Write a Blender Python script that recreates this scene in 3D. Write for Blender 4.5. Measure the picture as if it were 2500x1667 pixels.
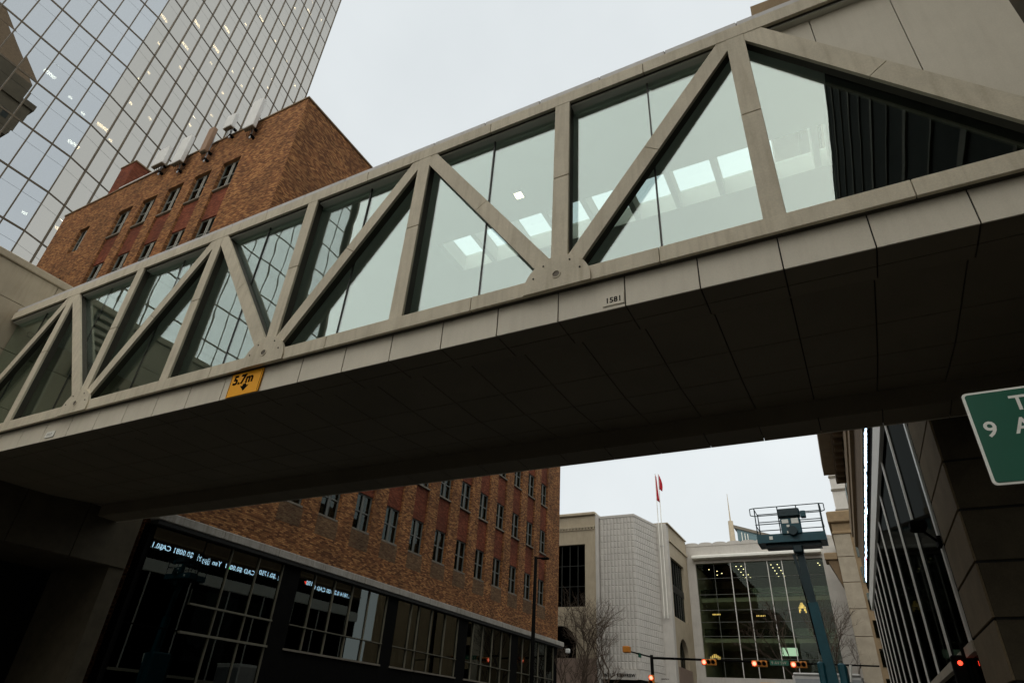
import bpy, math, random
from mathutils import Matrix, Vector
random.seed(7)
R = math.radians
sc = bpy.context.scene
for o in list(bpy.data.objects): bpy.data.objects.remove(o)

# ------------------------------------------------------------------ camera
F_PX, IMG_W, IMG_H = 1507.1, 2500.0, 1667.0
YAW, PITCH, ROLL = R(-29.436), R(31.825), R(3.879)
CAM = Vector((0, 0, 1.6))
_f = Vector((math.sin(YAW)*math.cos(PITCH), math.cos(YAW)*math.cos(PITCH), math.sin(PITCH)))
_r = Vector((math.cos(YAW), -math.sin(YAW), 0)); _u = _r.cross(_f)
CR = math.cos(ROLL)*_r + math.sin(ROLL)*_u
CU = -math.sin(ROLL)*_r + math.cos(ROLL)*_u
CF = _f
cd = bpy.data.cameras.new('camera'); cam = bpy.data.objects.new('camera', cd); sc.collection.objects.link(cam)
cd.sensor_fit = 'HORIZONTAL'; cd.sensor_width = 36; cd.lens = F_PX/IMG_W*36
cd.clip_start = 0.05; cd.clip_end = 3000
m = Matrix((CR, CU, -CF)).transposed().to_4x4(); m.translation = CAM
cam.matrix_world = m
sc.camera = cam

# ------------------------------------------------------------------ sky, sun, exposure
SUN_DIR = Vector((0.20, -0.78, 0.80)).normalized()
w = bpy.data.worlds.new('World'); sc.world = w; w.use_nodes = True
nt = w.node_tree; nt.nodes.clear()
out = nt.nodes.new('ShaderNodeOutputWorld')
sky = nt.nodes.new('ShaderNodeTexSky'); sky.sky_type = 'NISHITA'; sky.sun_disc = False
sky.sun_elevation = math.asin(SUN_DIR.z); sky.sun_rotation = math.atan2(SUN_DIR.x, SUN_DIR.y)
sky.air_density = 1.6; sky.dust_density = 4.0
bg1 = nt.nodes.new('ShaderNodeBackground'); bg1.inputs[1].default_value = 0.07
nt.links.new(sky.outputs[0], bg1.inputs[0])
tc = nt.nodes.new('ShaderNodeTexCoord')
nz = nt.nodes.new('ShaderNodeTexNoise'); nz.inputs['Scale'].default_value = 1.7; nz.inputs['Detail'].default_value = 5
nt.links.new(tc.outputs['Generated'], nz.inputs['Vector'])
rp = nt.nodes.new('ShaderNodeValToRGB')
rp.color_ramp.elements[0].position = 0.3; rp.color_ramp.elements[0].color = (0.425, 0.452, 0.462, 1)
rp.color_ramp.elements[1].position = 0.72; rp.color_ramp.elements[1].color = (0.525, 0.550, 0.556, 1)
nt.links.new(nz.outputs[0], rp.inputs[0])
bg2 = nt.nodes.new('ShaderNodeBackground'); bg2.inputs[1].default_value = 1.0
nt.links.new(rp.outputs[0], bg2.inputs[0])
mx = nt.nodes.new('ShaderNodeMixShader'); mx.inputs[0].default_value = 0.93     # overcast: the cloud deck hides nearly all of the clear sky
nt.links.new(bg1.outputs[0], mx.inputs[1]); nt.links.new(bg2.outputs[0], mx.inputs[2])
nt.links.new(mx.outputs[0], out.inputs[0])
sl = bpy.data.lights.new('sun', 'SUN'); sl.energy = 1.5; sl.angle = R(108); sl.color = (1.0, 0.955, 0.87)
so = bpy.data.objects.new('sun', sl); sc.collection.objects.link(so)
so.rotation_euler = (-SUN_DIR).to_track_quat('-Z', 'Y').to_euler(); so.location = (0, 0, 200)
vs = sc.view_settings; vs.view_transform = 'Standard'; vs.look = 'None'; vs.exposure = 0.78; vs.gamma = 1.0; vs.use_curve_mapping = False
sc.render.engine = 'CYCLES'
sc.cycles.transparent_max_bounces = 24; sc.cycles.max_bounces = 8; sc.cycles.glossy_bounces = 4

# ------------------------------------------------------------------ pixel helpers: a pixel of the photograph gives a direction, a known plane gives the distance
def ray(x, y): return CR*((x-IMG_W/2)/F_PX) - CU*((y-IMG_H/2)/F_PX) + CF
def in_frame(p, mar=40):
    d = Vector(p)-CAM; z = d.dot(CF)
    if z <= 0: return False
    x = IMG_W/2+F_PX*d.dot(CR)/z; y = IMG_H/2-F_PX*d.dot(CU)/z
    return -mar < x < IMG_W+mar and -mar < y < IMG_H+mar

# ------------------------------------------------------------------ materials
MATS = {}
def _new(name):
    mt = bpy.data.materials.new(name); mt.use_nodes = True; n = mt.node_tree; n.nodes.clear(); MATS[name] = mt
    o = n.nodes.new('ShaderNodeOutputMaterial'); return mt, n, o
def _c(c): return (*c, 1)
def surf(name, col, rough=0.75, var=0.12, scale=3.0, metal=0.0, bump=0.0, streak=0.0, fine=0.0, spec=0.4, tilt=0.0):
    """painted, concrete or metal surface: colour with cloudy variation, optional rain streaks and fine grain"""
    mt, n, o = _new(name); L = n.links.new
    b = n.nodes.new('ShaderNodeBsdfPrincipled'); b.inputs['Roughness'].default_value = rough; b.inputs['Metallic'].default_value = metal
    b.inputs['Specular IOR Level'].default_value = spec
    geo = n.nodes.new('ShaderNodeNewGeometry')
    nz = n.nodes.new('ShaderNodeTexNoise'); nz.inputs['Scale'].default_value = scale; nz.inputs['Detail'].default_value = 6; nz.inputs['Roughness'].default_value = 0.65
    L(geo.outputs['Position'], nz.inputs['Vector'])
    rmp = n.nodes.new('ShaderNodeValToRGB'); rmp.color_ramp.elements[0].position = 0.3; rmp.color_ramp.elements[1].position = 0.7
    lo = [max(0, v*(1-var)) for v in col]; hi = [min(1, v*(1+var)) for v in col]
    rmp.color_ramp.elements[0].color = _c(lo); rmp.color_ramp.elements[1].color = _c(hi)
    L(nz.outputs[0], rmp.inputs[0]); cur = rmp.outputs[0]
    oi = n.nodes.new('ShaderNodeObjectInfo')
    mr = n.nodes.new('ShaderNodeMapRange'); mr.inputs[3].default_value = 1-var*0.45; mr.inputs[4].default_value = 1+var*0.25
    L(oi.outputs['Random'], mr.inputs[0])
    mm = n.nodes.new('ShaderNodeMix'); mm.data_type = 'RGBA'; mm.blend_type = 'MULTIPLY'; mm.inputs[0].default_value = 1
    L(cur, mm.inputs[6]); L(mr.outputs[0], mm.inputs[7]); cur = mm.outputs[2]
    if streak > 0:
        mp = n.nodes.new('ShaderNodeMapping'); mp.inputs['Scale'].default_value = (9, 9, 0.8); L(geo.outputs['Position'], mp.inputs[0])
        n2 = n.nodes.new('ShaderNodeTexNoise'); n2.inputs['Scale'].default_value = 1.3; n2.inputs['Detail'].default_value = 5; L(mp.outputs[0], n2.inputs['Vector'])
        r2 = n.nodes.new('ShaderNodeMapRange'); r2.inputs[1].default_value = 0.47; r2.inputs[2].default_value = 0.72; r2.inputs[3].default_value = 0; r2.inputs[4].default_value = streak
        L(n2.outputs[0], r2.inputs[0])
        mk = n.nodes.new('ShaderNodeMix'); mk.data_type = 'RGBA'; mk.inputs[7].default_value = _c([v*f for v, f in zip(col, (0.42, 0.36, 0.27))])
        L(r2.outputs[0], mk.inputs[0]); L(cur, mk.inputs[6]); cur = mk.outputs[2]
    if fine > 0:
        n3 = n.nodes.new('ShaderNodeTexNoise'); n3.inputs['Scale'].default_value = 60; n3.inputs['Detail'].default_value = 3; L(geo.outputs['Position'], n3.inputs['Vector'])
        r3 = n.nodes.new('ShaderNodeMapRange'); r3.inputs[1].default_value = 0.3; r3.inputs[2].default_value = 0.7; r3.inputs[3].default_value = 1-fine; r3.inputs[4].default_value = 1+fine
        L(n3.outputs[0], r3.inputs[0])
        mf = n.nodes.new('ShaderNodeMix'); mf.data_type = 'RGBA'; mf.blend_type = 'MULTIPLY'; mf.inputs[0].default_value = 1
        L(cur, mf.inputs[6]); L(r3.outputs[0], mf.inputs[7]); cur = mf.outputs[2]
    L(cur, b.inputs['Base Color'])
    if bump > 0:
        bp = n.nodes.new('ShaderNodeBump'); bp.inputs['Strength'].default_value = bump; bp.inputs['Distance'].default_value = 0.01
        nb = n.nodes.new('ShaderNodeTexNoise'); nb.inputs['Scale'].default_value = 25; nb.inputs['Detail'].default_value = 4; L(geo.outputs['Position'], nb.inputs['Vector'])
        L(nb.outputs[0], bp.inputs['Height']); L(bp.outputs[0], b.inputs['Normal'])
    L(b.outputs[0], o.inputs[0]); return mt
def brick(name, c1, c2, c3, mortar, bw=0.23, bh=0.075):
    mt, n, o = _new(name); L = n.links.new
    b = n.nodes.new('ShaderNodeBsdfPrincipled'); b.inputs['Roughness'].default_value = 0.9; b.inputs['Specular IOR Level'].default_value = 0.2
    geo = n.nodes.new('ShaderNodeNewGeometry')
    sp = n.nodes.new('ShaderNodeSeparateXYZ'); L(geo.outputs['Position'], sp.inputs[0])
    sn = n.nodes.new('ShaderNodeSeparateXYZ'); L(geo.outputs['True Normal'], sn.inputs[0])
    ab = n.nodes.new('ShaderNodeMath'); ab.operation = 'ABSOLUTE'; L(sn.outputs[0], ab.inputs[0])
    gt = n.nodes.new('ShaderNodeMath'); gt.operation = 'GREATER_THAN'; gt.inputs[1].default_value = 0.7; L(ab.outputs[0], gt.inputs[0])
    mu = n.nodes.new('ShaderNodeMix'); L(gt.outputs[0], mu.inputs[0]); L(sp.outputs[0], mu.inputs[2]); L(sp.outputs[1], mu.inputs[3])
    cb = n.nodes.new('ShaderNodeCombineXYZ'); L(mu.outputs[0], cb.inputs[0]); L(sp.outputs[2], cb.inputs[1])
    bt = n.nodes.new('ShaderNodeTexBrick'); bt.inputs['Scale'].default_value = 1; bt.inputs['Brick Width'].default_value = bw; bt.inputs['Row Height'].default_value = bh
    bt.inputs['Mortar Size'].default_value = 0.008; bt.inputs['Mortar Smooth'].default_value = 0.3; bt.inputs['Bias'].default_value = 0.0
    bt.inputs['Color1'].default_value = (0, 0, 0, 1); bt.inputs['Color2'].default_value = (1, 1, 1, 1); bt.inputs['Mortar'].default_value = (0.5, 0.5, 0.5, 1)
    L(cb.outputs[0], bt.inputs['Vector'])
    rmp = n.nodes.new('ShaderNodeValToRGB'); e = rmp.color_ramp.elements
    e[0].position = 0.05; e[0].color = _c(c1); e[1].position = 0.95; e[1].color = _c(c3); x = e.new(0.5); x.color = _c(c2)
    L(bt.outputs['Color'], rmp.inputs[0])
    nz = n.nodes.new('ShaderNodeTexNoise'); nz.inputs['Scale'].default_value = 0.9; nz.inputs['Detail'].default_value = 8; nz.inputs['Roughness'].default_value = 0.7; L(geo.outputs['Position'], nz.inputs['Vector'])
    r2 = n.nodes.new('ShaderNodeMapRange'); r2.inputs[1].default_value = 0.3; r2.inputs[2].default_value = 0.7; r2.inputs[3].default_value = 0.50; r2.inputs[4].default_value = 1.42; L(nz.outputs[0], r2.inputs[0])
    mm = n.nodes.new('ShaderNodeMix'); mm.data_type = 'RGBA'; mm.blend_type = 'MULTIPLY'; mm.inputs[0].default_value = 1; L(rmp.outputs[0], mm.inputs[6]); L(r2.outputs[0], mm.inputs[7])
    mo = n.nodes.new('ShaderNodeMix'); mo.data_type = 'RGBA'; mo.inputs[7].default_value = _c(mortar); L(bt.outputs['Fac'], mo.inputs[0]); L(mm.outputs[2], mo.inputs[6])
    L(mo.outputs[2], b.inputs['Base Color'])
    bp = n.nodes.new('ShaderNodeBump'); bp.inputs['Strength'].default_value = 0.7; bp.inputs['Distance'].default_value = 0.012; bp.invert = True
    L(bt.outputs['Fac'], bp.inputs['Height']); L(bp.outputs[0], b.inputs['Normal'])
    L(b.outputs[0], o.inputs[0]); return mt
def glass(name, tint, refl, rcol=(1, 1, 1), rough=0.0, wav=0.0, wscale=0.8, edge=0.9):
    mt, n, o = _new(name); L = n.links.new
    t = n.nodes.new('ShaderNodeBsdfTransparent'); t.inputs[0].default_value = _c(tint)
    g = n.nodes.new('ShaderNodeBsdfGlossy'); g.inputs['Color'].default_value = _c(rcol); g.inputs['Roughness'].default_value = rough
    lw = n.nodes.new('ShaderNodeLayerWeight'); lw.inputs[0].default_value = 0.5
    pw = n.nodes.new('ShaderNodeMath'); pw.operation = 'POWER'; pw.inputs[1].default_value = 5.0; L(lw.outputs['Facing'], pw.inputs[0])
    ad = n.nodes.new('ShaderNodeMath'); ad.operation = 'MULTIPLY_ADD'; ad.use_clamp = True; ad.inputs[1].default_value = max(edge-refl, 0.0); ad.inputs[2].default_value = refl+0.025
    L(pw.outputs[0], ad.inputs[0])
    mx = n.nodes.new('ShaderNodeMixShader'); L(ad.outputs[0], mx.inputs[0]); L(t.outputs[0], mx.inputs[1]); L(g.outputs[0], mx.inputs[2])
    if wav > 0:
        geo = n.nodes.new('ShaderNodeNewGeometry'); nz = n.nodes.new('ShaderNodeTexNoise'); nz.inputs['Scale'].default_value = wscale; nz.inputs['Detail'].default_value = 1.0
        L(geo.outputs['Position'], nz.inputs['Vector'])
        bp = n.nodes.new('ShaderNodeBump'); bp.inputs['Strength'].default_value = 1.0; bp.inputs['Distance'].default_value = wav
        L(nz.outputs[0], bp.inputs['Height']); L(bp.outputs[0], g.inputs['Normal'])
    L(mx.outputs[0], o.inputs[0]); return mt
def emit(name, col, s):
    mt, n, o = _new(name); e = n.nodes.new('ShaderNodeEmission'); e.inputs[0].default_value = _c(col); e.inputs[1].default_value = s
    n.links.new(e.outputs[0], o.inputs[0]); return mt

M_truss = surf('precast_truss', (0.57, 0.508, 0.385), 0.75, 0.10, 1.6, bump=0.15, streak=0.30, fine=0.07)
M_fascia = surf('fascia_metal', (0.625, 0.572, 0.462), 0.6, 0.06, 1.5, streak=0.08, fine=0.04)
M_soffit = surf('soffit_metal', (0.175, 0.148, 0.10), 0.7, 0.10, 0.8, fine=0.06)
M_flash = surf('flashing_metal', (0.52, 0.50, 0.48), 0.5, 0.08, 3, streak=0.2)
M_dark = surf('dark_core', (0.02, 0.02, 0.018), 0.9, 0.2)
M_frame = surf('dark_frame', (0.035, 0.035, 0.03), 0.5, 0.2, metal=0.3)
M_liner = surf('bronze_liner', (0.055, 0.05, 0.037), 0.6, 0.15, spec=0.2)
M_ceil = surf('white_ceiling', (0.66, 0.65, 0.58), 0.9, 0.03, 0.7)
M_floor = surf('grey_floor', (0.22, 0.21, 0.2), 0.7)
M_slat = surf('ceiling_slat', (0.12, 0.14, 0.10), 0.6, 0.2)
G_bridge = glass('bridge_glass', (0.88, 0.95, 0.925), 0.125, (0.87, 0.96, 0.925), 0.0, 0.0016, 1.1)
G_sky = glass('skylight_glass', (0.93, 0.97, 0.97), 0.02)
M_beige = surf('beige_panel', (0.41, 0.345, 0.245), 0.85, 0.10, 1.2, streak=0.2, fine=0.07)
M_beige2 = surf('beige_stone', (0.36, 0.31, 0.235), 0.85, 0.14, 1.5, fine=0.1)
M_tan = brick('tan_brick', (0.085, 0.030, 0.011), (0.205, 0.080, 0.028), (0.39, 0.188, 0.070), (0.15, 0.08, 0.04), 0.175, 0.056)
M_stain = brick('stained_brick', (0.09, 0.045, 0.02), (0.13, 0.07, 0.033), (0.18, 0.11, 0.055), (0.12, 0.08, 0.05), 0.175, 0.056)
M_red = brick('red_brick', (0.115, 0.026, 0.012), (0.165, 0.040, 0.018), (0.215, 0.062, 0.030), (0.08, 0.035, 0.02), 0.175, 0.056)
M_corn = surf('grey_cornice', (0.30, 0.28, 0.245), 0.85, 0.2, 2.0, streak=0.5, fine=0.12)
M_sill = surf('stone_sill', (0.16, 0.14, 0.11), 0.9, 0.2, 4, fine=0.1)
M_wframe = surf('window_frame', (0.12, 0.125, 0.11), 0.6, 0.15)
M_shopm = surf('shop_mullion', (0.13, 0.12, 0.085), 0.6, 0.2)
M_wlight = surf('window_light_frame', (0.36, 0.34, 0.29), 0.6, 0.1)
G_win = glass('window_glass', (0.50, 0.54, 0.50), 0.012, (0.85, 0.95, 0.92), 0.0, 0.001, 2.0, 0.25)
G_store = glass('storefront_glass', (0.28, 0.31, 0.29), 0.06, (0.9, 1, 0.97), 0.0, 0.0, 1.0, 0.30)
G_black = glass('black_glass', (0.05, 0.055, 0.05), -0.018, (0.8, 0.85, 0.8), 0.02, 0.0, 1.0, 0.012)
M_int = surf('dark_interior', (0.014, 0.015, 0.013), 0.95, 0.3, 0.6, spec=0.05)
M_blind = surf('blind', (0.26, 0.265, 0.215), 0.9, 0.08, 1.0)
G_twL = glass('tower_glass_cool_sky', (0.36, 0.39, 0.40), 0.62, (0.87, 0.895, 0.915), 0.0, 0.0012, 0.35)  # cool sky reflection of the left facet put into the glass colour
G_twR = glass('tower_glass_warm_sky', (0.40, 0.38, 0.33), 0.56, (0.875, 0.835, 0.765), 0.0, 0.0012, 0.35)  # warmer sky reflection of the right facet put into the glass colour
M_bronze = surf('bronze_mullion', (0.085, 0.065, 0.04), 0.45, 0.2, 1.0, metal=0.4)
M_white = surf('white_stone', (0.50, 0.475, 0.435), 0.8, 0.08, 0.8, streak=0.15, fine=0.06)
M_cream = surf('cream_stone', (0.42, 0.355, 0.255), 0.85, 0.1, 0.9, streak=0.2, fine=0.08)
M_pink = surf('pink_granite', (0.23, 0.165, 0.13), 0.6, 0.1)
G_dark = glass('dark_glass', (0.30, 0.33, 0.29), 0.01, (0.9, 1.0, 0.95), 0.0, 0.001, 1.0, 0.3)
G_atr = glass('atrium_glass', (0.66, 0.71, 0.62), -0.013, (0.9, 1.0, 0.95), 0.0, 0.001, 1.0, 0.3)
M_brown = surf('brown_brick', (0.17, 0.115, 0.065), 0.9, 0.2, 2.0, fine=0.15)
M_brownl = surf('brown_stone', (0.28, 0.20, 0.115), 0.9, 0.15, 2.0, fine=0.1)
M_mull = surf('bright_mullion', (0.62, 0.60, 0.56), 0.4, 0.05, metal=0.35)
M_black = surf('black_paint', (0.005, 0.005, 0.0045), 0.85, 0.2, spec=0.03)
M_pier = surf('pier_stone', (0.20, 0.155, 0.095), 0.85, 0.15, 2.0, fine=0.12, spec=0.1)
M_darkshade = surf('dark_shade_stone', (0.075, 0.062, 0.040), 0.8, 0.2, 3.0, fine=0.12, spec=0.15)  # shade under the bridge put into a stone colour; elsewhere plain dark stone
M_sigy = surf('signal_yellow', (0.48, 0.17, 0.012), 0.5, 0.1)
M_orange = surf('orange_sign', (0.88, 0.38, 0.006), 0.5, 0.03)
M_green = surf('green_sign', (0.002, 0.088, 0.048), 0.4, 0.05)
M_signw = surf('sign_white', (0.78, 0.77, 0.70), 0.5, 0.05)
M_teal = surf('lift_teal', (0.003, 0.062, 0.082), 0.45, 0.15, 6)
M_tealdk = surf('lift_dark', (0.004, 0.024, 0.030), 0.5, 0.2)
M_rubber = surf('rubber', (0.02, 0.02, 0.02), 0.9)
M_steel = surf('grey_steel', (0.32, 0.33, 0.34), 0.4, 0.1, metal=0.6)
M_antw = surf('antenna_white', (0.56, 0.56, 0.54), 0.6, 0.05)
M_antb = surf('antenna_brown', (0.23, 0.14, 0.085), 0.7, 0.1)
M_flag = surf('red_flag', (0.50, 0.015, 0.03), 0.8, 0.1)
M_bark = surf('bark', (0.075, 0.052, 0.035), 0.95, 0.25, 8)
M_asph = surf('asphalt', (0.042, 0.042, 0.040), 0.9, 0.2, 4, fine=0.2)
M_conc = surf('sidewalk_concrete', (0.15, 0.14, 0.125), 0.9, 0.12, 2, fine=0.1)
M_line = surf('road_paint', (0.65, 0.65, 0.60), 0.8, 0.1)
M_earth = surf('ground_earth', (0.12, 0.11, 0.09), 0.95, 0.2, 0.2)
M_truck = surf('truck_white', (0.62, 0.60, 0.57), 0.5, 0.04)
M_stone = surf('reflected_stone', (0.115, 0.095, 0.062), 0.9, 0.2, 0.4)
M_tealroof = surf('far_teal', (0.10, 0.17, 0.19), 0.5, 0.15)
E_led = emit('led_white', (0.55, 0.78, 1.0), 4.5)
E_ledr = emit('led_red', (1.0, 0.05, 0.03), 5.0)
E_ledg = emit('led_green', (0.05, 0.9, 0.12), 4.0)
E_red = emit('signal_red', (1.0, 0.045, 0.02), 2.2)
E_redc = emit('signal_red_core', (1.0, 0.22, 0.13), 2.2)
E_warm = emit('warm_lamp', (1.0, 0.80, 0.50), 4.0)
E_off = emit('office_light', (1.0, 0.90, 0.70), 10.0)
E_chan = emit('chandelier', (1.0, 0.62, 0.20), 1.6)
E_cool = emit('cool_panel', (0.72, 0.95, 0.80), 0.7)

# ------------------------------------------------------------------ mesh helpers
COL = sc.collection
class MB:
    """collects shapes; build() links them as ONE mesh object"""
    def __init__(s, M=None): s.v = []; s.f = []; s.M = M
    def add(s, vs, fs):
        k = len(s.v)
        s.v += [tuple(s.M @ Vector(p)) if s.M else tuple(p) for p in vs]; s.f += [tuple(i+k for i in f) for f in fs]; return s
    def box(s, x0, x1, y0, y1, z0, z1):
        x0, x1 = min(x0, x1), max(x0, x1); y0, y1 = min(y0, y1), max(y0, y1); z0, z1 = min(z0, z1), max(z0, z1)
        return s.add([(x0,y0,z0),(x1,y0,z0),(x1,y1,z0),(x0,y1,z0),(x0,y0,z1),(x1,y0,z1),(x1,y1,z1),(x0,y1,z1)],
                     [(0,3,2,1),(4,5,6,7),(0,1,5,4),(1,2,6,5),(2,3,7,6),(3,0,4,7)])
    def bbox(s, x0, x1, y0, y1, z0, z1, b=0.006):
        """box with chamfered edges"""
        def ring(z, i):
            return [(x0+i+b,y0+i,z),(x1-i-b,y0+i,z),(x1-i,y0+i+b,z),(x1-i,y1-i-b,z),(x1-i-b,y1-i,z),(x0+i+b,y1-i,z),(x0+i,y1-i-b,z),(x0+i,y0+i+b,z)]
        V = ring(z0, b) + ring(z0+b, 0) + ring(z1-b, 0) + ring(z1, b); Fc = [tuple(range(7, -1, -1)), tuple(range(24, 32))]
        for r in range(3):
            for i in range(8): j = (i+1) % 8; Fc.append((r*8+i, r*8+j, r*8+8+j, r*8+8+i))
        return s.add(V, Fc)
    def poly(s, pts, y0, y1):
        """polygon in x,z (counter-clockwise seen from -y), extruded from y0 to y1"""
        n = len(pts); V = [(x, y0, z) for x, z in pts] + [(x, y1, z) for x, z in pts]
        Fc = [tuple(range(n)), tuple(range(2*n-1, n-1, -1))] + [(i, n+i, n+(i+1) % n, (i+1) % n) for i in range(n)]
        return s.add(V, Fc)
    def polz(s, pts, z0, z1):
        n = len(pts); V = [(x, y, z0) for x, y in pts] + [(x, y, z1) for x, y in pts]
        Fc = [tuple(range(n-1, -1, -1)), tuple(range(n, 2*n))] + [(i, (i+1) % n, n+(i+1) % n, n+i) for i in range(n)]
        return s.add(V, Fc)
    def bar(s, p, q, wd, y0, y1):
        """straight member in the x,z plane from p to q, width wd, from y0 to y1 in depth"""
        dx, dz = q[0]-p[0], q[1]-p[1]; l = math.hypot(dx, dz); ax, az = dx/l, dz/l; nx, nz2 = -az*wd/2, ax*wd/2
        return s.poly([(p[0]-nx, p[1]-nz2), (q[0]-nx, q[1]-nz2), (q[0]+nx, q[1]+nz2), (p[0]+nx, p[1]+nz2)], y0, y1)
    def tube(s, p, q, r0, r1=None, n=8):
        r1 = r0 if r1 is None else r1; p = Vector(p); q = Vector(q); d = (q-p).normalized()
        a = d.orthogonal().normalized(); b = d.cross(a)
        V = [p+(a*math.cos(t)+b*math.sin(t))*r0 for t in [2*math.pi*i/n for i in range(n)]] + [q+(a*math.cos(t)+b*math.sin(t))*r1 for t in [2*math.pi*i/n for i in range(n)]]
        Fc = [(i, (i+1) % n, n+(i+1) % n, n+i) for i in range(n)] + [tuple(range(n-1, -1, -1)), tuple(range(n, 2*n))]
        return s.add(V, Fc)
    def quad(s, a, b, c, d): return s.add([a, b, c, d], [(0, 1, 2, 3)])
    def mesh(s, name, mat):
        me = bpy.data.meshes.new(name); me.from_pydata(s.v, [], s.f); me.materials.append(mat); me.update(); return me
    def build(s, name, mat, parent=None, smooth=False, kind=None):
        o = bpy.data.objects.new(name, s.mesh(name, mat)); link(o, parent)
        if smooth:
            for p in o.data.polygons: p.use_smooth = True
        if kind: o['kind'] = kind
        return o
def link(o, parent=None):
    COL.objects.link(o)
    if parent:
        o.parent = parent; o.matrix_parent_inverse = parent.matrix_basis.inverted()
    return o
def tag(o, label, cat, group=None, kind=None):
    o['label'] = label
    if cat: o['category'] = cat
    if group: o['group'] = group
    if kind: o['kind'] = kind
    return o
def thing(name, label, cat, loc=(0, 0, 0), rz=0, group=None):
    o = bpy.data.objects.new(name, None); COL.objects.link(o); o.location = loc; o.rotation_euler = (0, 0, rz); o.empty_display_size = 0.2
    return tag(o, label, cat, group)
def struct(o): o['kind'] = 'structure'; return o
def inst(me, name, parent, loc=(0, 0, 0), rz=0, scale=None, rot=None):
    """one more piece that shares its mesh data"""
    o = bpy.data.objects.new(name, me); o.location = loc; o.rotation_euler = rot if rot else (0, 0, rz)
    if scale: o.scale = scale
    return link(o, parent)
def text_mesh(body, size, M, depth=0.004, spacing=1.0, align='LEFT', bold=0.0):
    cu = bpy.data.curves.new('lettering', 'FONT'); cu.body = body; cu.size = size; cu.extrude = depth; cu.space_character = spacing; cu.align_x = align
    cu.resolution_u = 3; cu.offset = bold
    ob = bpy.data.objects.new('lettering', cu); me = bpy.data.meshes.new_from_object(ob); bpy.data.objects.remove(ob); bpy.data.curves.remove(cu)
    me.transform(M); return me
def text(body, size, M, name, mat, parent, **k):
    me = text_mesh(body, size, M, **k); me.materials.append(mat); o = bpy.data.objects.new(name, me); return link(o, parent)
def frame(o, u, n):
    """local (s, d, z) -> world: s along u, d along the outward normal n"""
    return Matrix(((u[0], n[0], 0, o[0]), (u[1], n[1], 0, o[1]), (0, 0, 1, 0), (0, 0, 0, 1)))
def face_south(x, y, z): return Matrix(((1,0,0,x),(0,0,-1,y),(0,1,0,z),(0,0,0,1)))

# ================================================================== SETTING
g = struct(MB().quad((-1500,-1500,-0.30),(1500,-1500,-0.30),(1500,1500,-0.30),(-1500,1500,-0.30)).build('ground', M_earth)); g['label'] = 'bare city ground under the streets'
rd = MB(); rd.box(-14.4, -1.6, -160, 260, -0.29, -0.14); rd.box(-260, -14.404, 44.5, 57.5, -0.29, -0.14); rd.box(-1.596, 260, 44.5, 57.5, -0.29, -0.14)
road = struct(rd.build('road', M_asph)); road['label'] = 'dark asphalt street under the bridge'
for nm, x0, x1, y0, y1 in (('pavement', -18.45, -14.404, -160, 44.496), ('pavement', -1.596, 6, -160, 44.496), ('pavement', -30, -14.404, 57.504, 74), ('pavement', -1.596, 30, 57.504, 74)):
    sw = struct(MB().box(x0, x1, y0, y1, -0.29, 0.0).build(nm, M_conc)); sw['label'] = 'concrete pavement with kerb beside the street'
mk = MB()
for k in range(-20, 6): mk.box(-8.06, -7.94, k*7.0, k*7.0+3.0, -0.136, -0.132)
for k in range(8): mk.box(-13.6+k*1.5, -12.9+k*1.5, 41.2, 43.9, -0.136, -0.132)
struct(mk.build('road_markings', M_line))

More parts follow.
